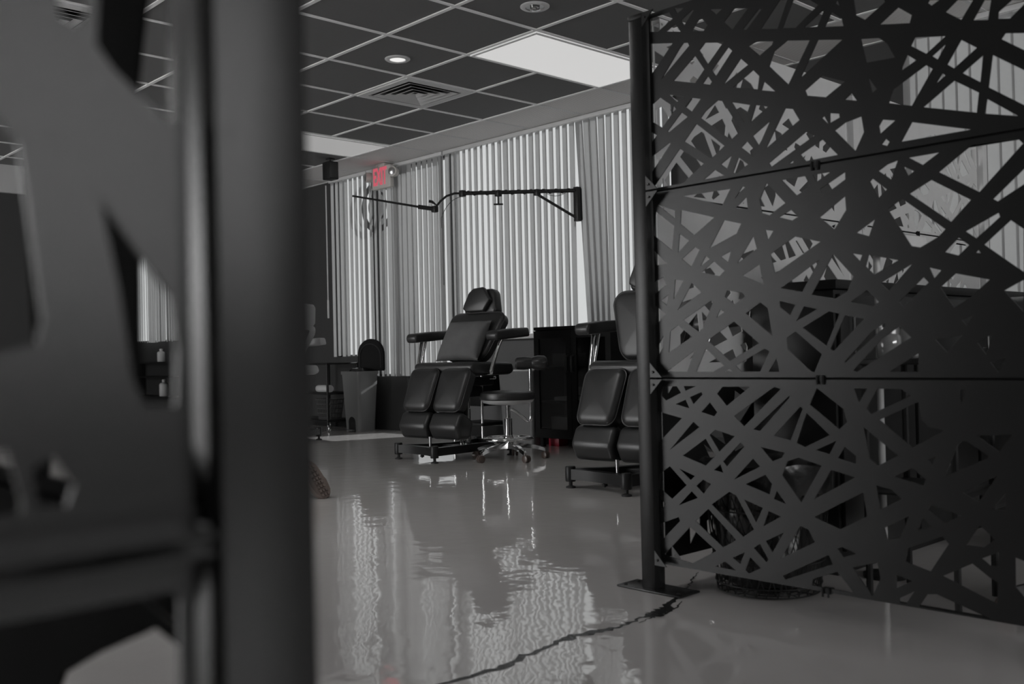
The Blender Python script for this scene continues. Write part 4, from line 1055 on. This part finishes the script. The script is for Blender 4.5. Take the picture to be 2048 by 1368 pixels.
t = thing('speaker', 'small black box speaker hanging from the ceiling near the exit sign', 'speaker', (-.2, -.1, 2.38))
b = bmesh.new(); box(b, -.062, .062, -.05, .05, 0, .165, .008); link('cabinet', b, M['black_plastic'], t)
b = bmesh.new(); box(b, .055, .066, -.042, .042, .012, .153, .003); link('grille', b, M['rubber'], t)
b = bmesh.new(); tube(b, [(0, 0, .16), (0, 0, .194)], .008, 8); box(b, -.03, .03, -.03, .03, .188, .197); link('bracket', b, M['black_metal'], t)

t = thing('exit_sign', 'red lettered exit sign with two round emergency lamps hanging at the ceiling', 'sign', (-.11, .43, 2.335))
b = bmesh.new(); box(b, -.15, .15, -.022, .022, 0, .215, .008); link('housing', b, M['pale_box'], t)
b = bmesh.new(); box(b, -.07, .07, -.03, .03, .208, .24, .004); link('canopy', b, M['pale_box'], t)
me = text_mesh('EXIT', .19, .003)
for v in me.vertices: v.co.x *= .56; v.co.z = v.co.z*1.22
lt = link('letters', me, M['exit_red'], t, Matrix.Translation((-.012, -.0245, .11)), smooth=0); lt['label'] = 'glowing red letters'
for s in (-1, 1):
    b = bmesh.new(); m4 = Matrix.Translation((s*.20, -.02, .135)) @ Matrix.Rotation(PI/2, 4, 'X') @ Matrix.Rotation(R(25*s), 4, 'Y')
    lathe(b, [(.02, -.045), (.045, -.03), (.05, .0), (.048, .03), (.04, .034)], 24, mat=m4); tube(b, [(s*.145, 0, .13), (s*.185, 0, .13)], .012, 8); h = link('lamp_head', b, M['pale_box'], t)
    b = bmesh.new(); lathe(b, [(.038, .035), (.03, .04), (.001, .043)], 20, mat=m4); link('lamp_lens', b, M['steel'], h)

# ------------------------------------------------------------------ left: utility cart, reading shelf, shoe
t = thing('utility_cart', 'black wheeled utility cart standing beside the grey pedal bin', 'cart', (-.93, .30, 0))
for z, nm in ((.655, 'top_shelf'), (.36, 'middle_shelf'), (.09, 'bottom_shelf')):
    b = bmesh.new(); box(b, -.27, .27, -.19, .19, z, z+.018, .004); link(nm, b, M['black_plastic'], t)
for px in (-.255, .255):
    for py in (-.175, .175):
        b = bmesh.new(); tube(b, [(px, py, .06), (px, py, .655)], .013, 10); link('leg', b, M['black_metal'], t)
        b = bmesh.new(); lathe(b, [(.018, -.012), (.026, -.008), (.026, .008), (.018, .012)], 18, (px, py, .027), Matrix.Rotation(PI/2, 4, 'X')); tube(b, [(px, py, .03), (px, py, .065)], .008, 8); link('caster', b, M['steel'], t)
b = bmesh.new(); lathe(b, [(.012, 0), (.034, .001), (.036, .01), (.036, .22), (.034, .229), (.012, .23)], 24, mat=Matrix.Translation((-.96, .20, .416)) @ Matrix.Rotation(R(90), 4, 'Y'))
tag(link('paper_roll', b, M['paper'], None), 'white paper roll lying on the middle shelf of the black utility cart', 'roll')
t = thing('wire_basket', 'small dark perforated basket tilted on the bottom shelf of the utility cart', 'basket', (-.83, .25, .108))
b = bmesh.new()
for k in range(5): tube(b, [(x, y, .02+.045*k) for x, y in rrect(.20+.012*k, .14+.012*k, .02)], .006, 6, closed=True)
for k in range(10):
    for sy in (-1, 1): tube(b, [(-.09+.02*k, sy*.07, .01), (-.1+.0222*k, sy*.095, .21)], .005, 6)
for k in range(7):
    for sx in (-1, 1): tube(b, [(sx*.10, -.06+.02*k, .01), (sx*.125, -.07+.0235*k, .21)], .005, 6)
box(b, -.10, .10, -.07, .07, 0, .01); link('mesh', b, M['dark_plastic'], t)
t = thing('equipment_cart', 'black two-tier equipment cart with steel legs behind the seat of the pillow chair', 'cart', (1.46, .25, 0))
for z, nm in ((.58, 'top_shelf'), (.14, 'bottom_shelf')):
    b = bmesh.new(); box(b, -.19, .19, -.17, .17, z, z+.025, .005); link(nm, b, M['black_plastic'], t)
b = bmesh.new(); box(b, -.17, .17, -.15, .16, .30, .58, .008); link('drawer_box', b, M['cabinet'], t)
for px in (-.175, .175):
    for py in (-.155, .155):
        b = bmesh.new(); tube(b, [(px, py, 0), (px, py, .58)], .011, 10); link('leg', b, M['chrome'], t)
# distant shelf under the far blind
t = thing('wall_shelf', 'dark wall shelf with two boards under the distant blind', 'shelf', (-5.1, .56, 0))
b = bmesh.new(); box(b, -.9, .9, -.30, 0, .70, .722); link('upper_board', b, M['black_metal'], t, smooth=0)
b = bmesh.new(); box(b, -.9, .9, -.30, 0, .515, .53); link('middle_board', b, M['black_metal'], t, smooth=0)
b = bmesh.new(); box(b, -.9, .9, -.30, 0, .255, .27); link('lower_board', b, M['black_metal'], t, smooth=0)
for px in (-.88, .86):
    b = bmesh.new(); box(b, px, px+.02, -.30, 0, 0, .722); link('side_board', b, M['black_metal'], t, smooth=0)
bottle('bottle', 'pale bottle standing on the upper board of the distant wall shelf', (-5.06, .40, .722), .05, .17, M['white_plastic'], M['white_plastic'])
bottle('pump_bottle', 'pale pump bottle standing on the lower board of the distant wall shelf', (-4.99, .40, .27), .06, .22, M['white_plastic'], M['white_plastic'])

# shoe tip poking out beside the foreground post: toe on the floor, heel up
t = thing('sneaker', 'grey sneaker with a chunky lugged sole poking out beside the blurred foreground post', 'shoe', (3.20, -2.49, 0), R(0)); t.scale = (.8, .8, .8); t.location -= Vector((.022, .012, 0))
def shoe_ring(f, zlo, zhi, k=1.0, n=16):
    # f 0 heel .. 1 toe along +X
    w = .042+.014*math.sin(PI*min(1, f*1.1))+(.006 if f > .55 else 0); w *= (1 if .08 < f < .9 else .72)
    return [(f*.27, k*w*math.cos(2*PI*j/n), (zlo+zhi)/2+(zhi-zlo)/2*math.sin(2*PI*j/n)) for j in range(n)]
b = bmesh.new(); rows = []
for f, hi in ((0, .085), (.05, .10), (.2, .105), (.38, .10), (.55, .085), (.75, .065), (.92, .055), (1.0, .04)):
    rows.append([b.verts.new(p) for p in shoe_ring(f, .018, hi, 1 if f not in (0, 1.0) else .6)])
for A, B in zip(rows, rows[1:]):
    for k in range(16): b.faces.new((A[k], A[(k+1) % 16], B[(k+1) % 16], B[k]))
b.faces.new(rows[0][::-1]); b.faces.new(rows[-1]); bmesh.ops.recalc_face_normals(b, faces=b.faces[:])
ri2 = (r0*.80-Vector((fw.x, fw.y, 0))*.60).normalized(); Zu = Vector((0, 0, 1))
fh = Vector((fw.x, fw.y, 0)).normalized(); rh = Vector((-fh.y, fh.x, 0))*-1
ax = (Zu*-.80+rh*.50-fh*.22).normalized(); n0 = rh*.62-fh*.62+Zu*.30; az = -(n0-ax*n0.dot(ax)).normalized(); ay = az.cross(ax)
PM = Matrix(((ax.x, ay.x, az.x, 0), (ax.y, ay.y, az.y, 0), (ax.z, ay.z, az.z, .232), (0, 0, 0, 1)))
b.transform(PM); link('upper', b, M['shoe'], t, smooth=60)
b = bmesh.new(); oo = []
for i in range(13): 
    f = i/12; w = .044+.015*math.sin(PI*min(1, f*1.1))+(.008 if f > .55 else 0); w *= math.sin(PI*min(.5, .12+f*2.2))*math.sin(PI*min(.5, .12+(1-f)*2.2)); oo.append((f*.28-.005, w))
O2 = oo+[(x, -w) for x, w in oo[::-1]]
A = [b.verts.new((x, y, -.006)) for x, y in O2]; C = [b.verts.new((x, y, .026)) for x, y in O2]
b.faces.new(A); b.faces.new(C[::-1])
for i in range(len(O2)): b.faces.new((A[i], C[i], C[(i+1) % len(O2)], A[(i+1) % len(O2)]))
for i in range(9):
    for j in (-1, 0, 1): box(b, .012+i*.029, .030+i*.029, j*.022-.008, j*.022+.008, -.016, -.004, .002)
bmesh.ops.recalc_face_normals(b, faces=b.faces[:]); b.transform(PM); link('sole', b, M['sole'], t, smooth=30)

# ------------------------------------------------------------------ inside the dark booth
t = thing('side_trolley', 'black side trolley with a jar and cup in the booth behind the lattice screen', 'trolley', (6.42, -2.45, 0))
for z in (.665, .30):
    b = bmesh.new(); box(b, -.14, .14, -.14, .14, z, z+.018, .004); link('shelf', b, M['black_plastic'], t)
for px in (-.125, .125):
    for py in (-.125, .125):
        b = bmesh.new(); tube(b, [(px, py, 0), (px, py, .665)], .01, 8); link('leg', b, M['black_metal'], t)
t = thing('jar', 'clear glass jar on the side trolley seen through the black lattice', 'jar', (6.325, -2.48, .683))
b = bmesh.new(); lathe(b, [(.030, 0), (.033, .004), (.034, .06), (.028, .07)], 24); link('body', b, M['jar'], t)
b = bmesh.new(); lathe(b, [(.030, .07), (.030, .088), (.027, .09)], 24); link('lid', b, M['steel'], t)
b = bmesh.new(); lathe(b, [(.030, 0), (.036, .005), (.040, .085), (.036, .085), (.03, .02)], 24)
tag(link('cup', b, M['white_plastic'], None, Matrix.Translation((6.37, -2.41, .683))), 'white cup beside the glass jar on the side trolley', 'cup')
b = bmesh.new(); lathe(b, [(.010, 0), (.014, .003), (.014, .022), (.008, .03)], 14)
tag(link('cap', b, M['amber'], None, Matrix.Translation((6.31, -2.36, .683))), 'small amber bottle cap on the side trolley in the booth', 'cap')
t = thing('task_lamp', 'white headed task lamp standing beside the side trolley in the dark booth', 'lamp', (6.205, -2.30, 0))
b = bmesh.new(); lathe(b, [(.065, 0), (.065, .012), (.02, .02)], 28); link('base', b, M['black_metal'], t)
b = bmesh.new(); tube(b, [(0, 0, .015), (0, 0, 1.0)], .011, 12); link('pole', b, M['white_plastic'], t)
b = bmesh.new(); m4 = Matrix.Translation((.07, .0, 1.03)) @ Matrix.Rotation(R(12), 4, 'Y'); lathe(b, [(.02, .035), (.075, .03), (.085, .0), (.08, -.012), (.06, -.008)], 30, mat=m4); link('lamp_shade', b, M['white_plastic'], t)

t = thing('sideboard', 'long black sideboard along the pale lattice panels inside the dark booth', 'cabinet', (5.81, -2.40, 0))
b = bmesh.new(); box(b, 0, .30, 0, 2.1, .06, .90, .004); link('body', b, M['black_metal'], t)
b = bmesh.new(); box(b, -.005, .315, -.01, 2.11, .90, .93, .004); link('worktop', b, M['black_plastic'], t)
for k in range(4):
    b = bmesh.new(); box(b, .301, .316, .012+.525*k, .012+.525*k+.50, .08, .885, .003); d = link('door', b, M['black_metal'], t)
    b = bmesh.new(); tube(b, [(.316, .06+.525*k, .70), (.335, .06+.525*k, .70), (.335, .06+.525*k, .82), (.316, .06+.525*k, .82)], .005, 8); link('handle', b, M['steel'], d)
b = bmesh.new(); box(b, .02, .28, .02, 2.08, 0, .06); link('plinth', b, M['black_plastic'], t, smooth=0)

# ------------------------------------------------------------------ outside and light
bm = bmesh.new(); box(bm, -14, 18, WY+.2, 14, -.1, -.02); structure('ground', bm, M['concrete'])
for n, args in ((5, (-5.0, 2.0, YF+.002, .4, 2.3)),):
    bm = bmesh.new(); x0, x1, y, z0, z1 = args; box(bm, x0, x1, y-.001, y+.004, z0, z1); structure('window_5', bm, M['slab_glow'])  # unseen glowing slab, added to light screens and chairs from the front
bm = bmesh.new(); box(bm, XR-.004, XR-.001, -6.5, -1.0, 1.75, 2.5); structure('window_6', bm, M['slab_glow_right'])  # unseen glowing slab, added to put a sheen on the foreground screen

w = bpy.data.worlds.new('world'); scene.world = w; w.use_nodes = True
w.node_tree.nodes['Background'].inputs['Color'].default_value = (1, 1, 1, 1)
w.node_tree.nodes['Background'].inputs['Strength'].default_value = 0.78
sd = bpy.data.lights.new('sun', 'SUN'); sd.energy = 4.6; sd.angle = R(0.6)
so = bpy.data.objects.new('sun', sd); COL.objects.link(so)
so.rotation_euler = Vector((-.25, -.85, -.46)).to_track_quat('-Z', 'Y').to_euler()

vs = scene.view_settings
vs.view_transform = 'Standard'; vs.look = 'None'; vs.exposure = 0; vs.gamma = 1; vs.use_curve_mapping = False
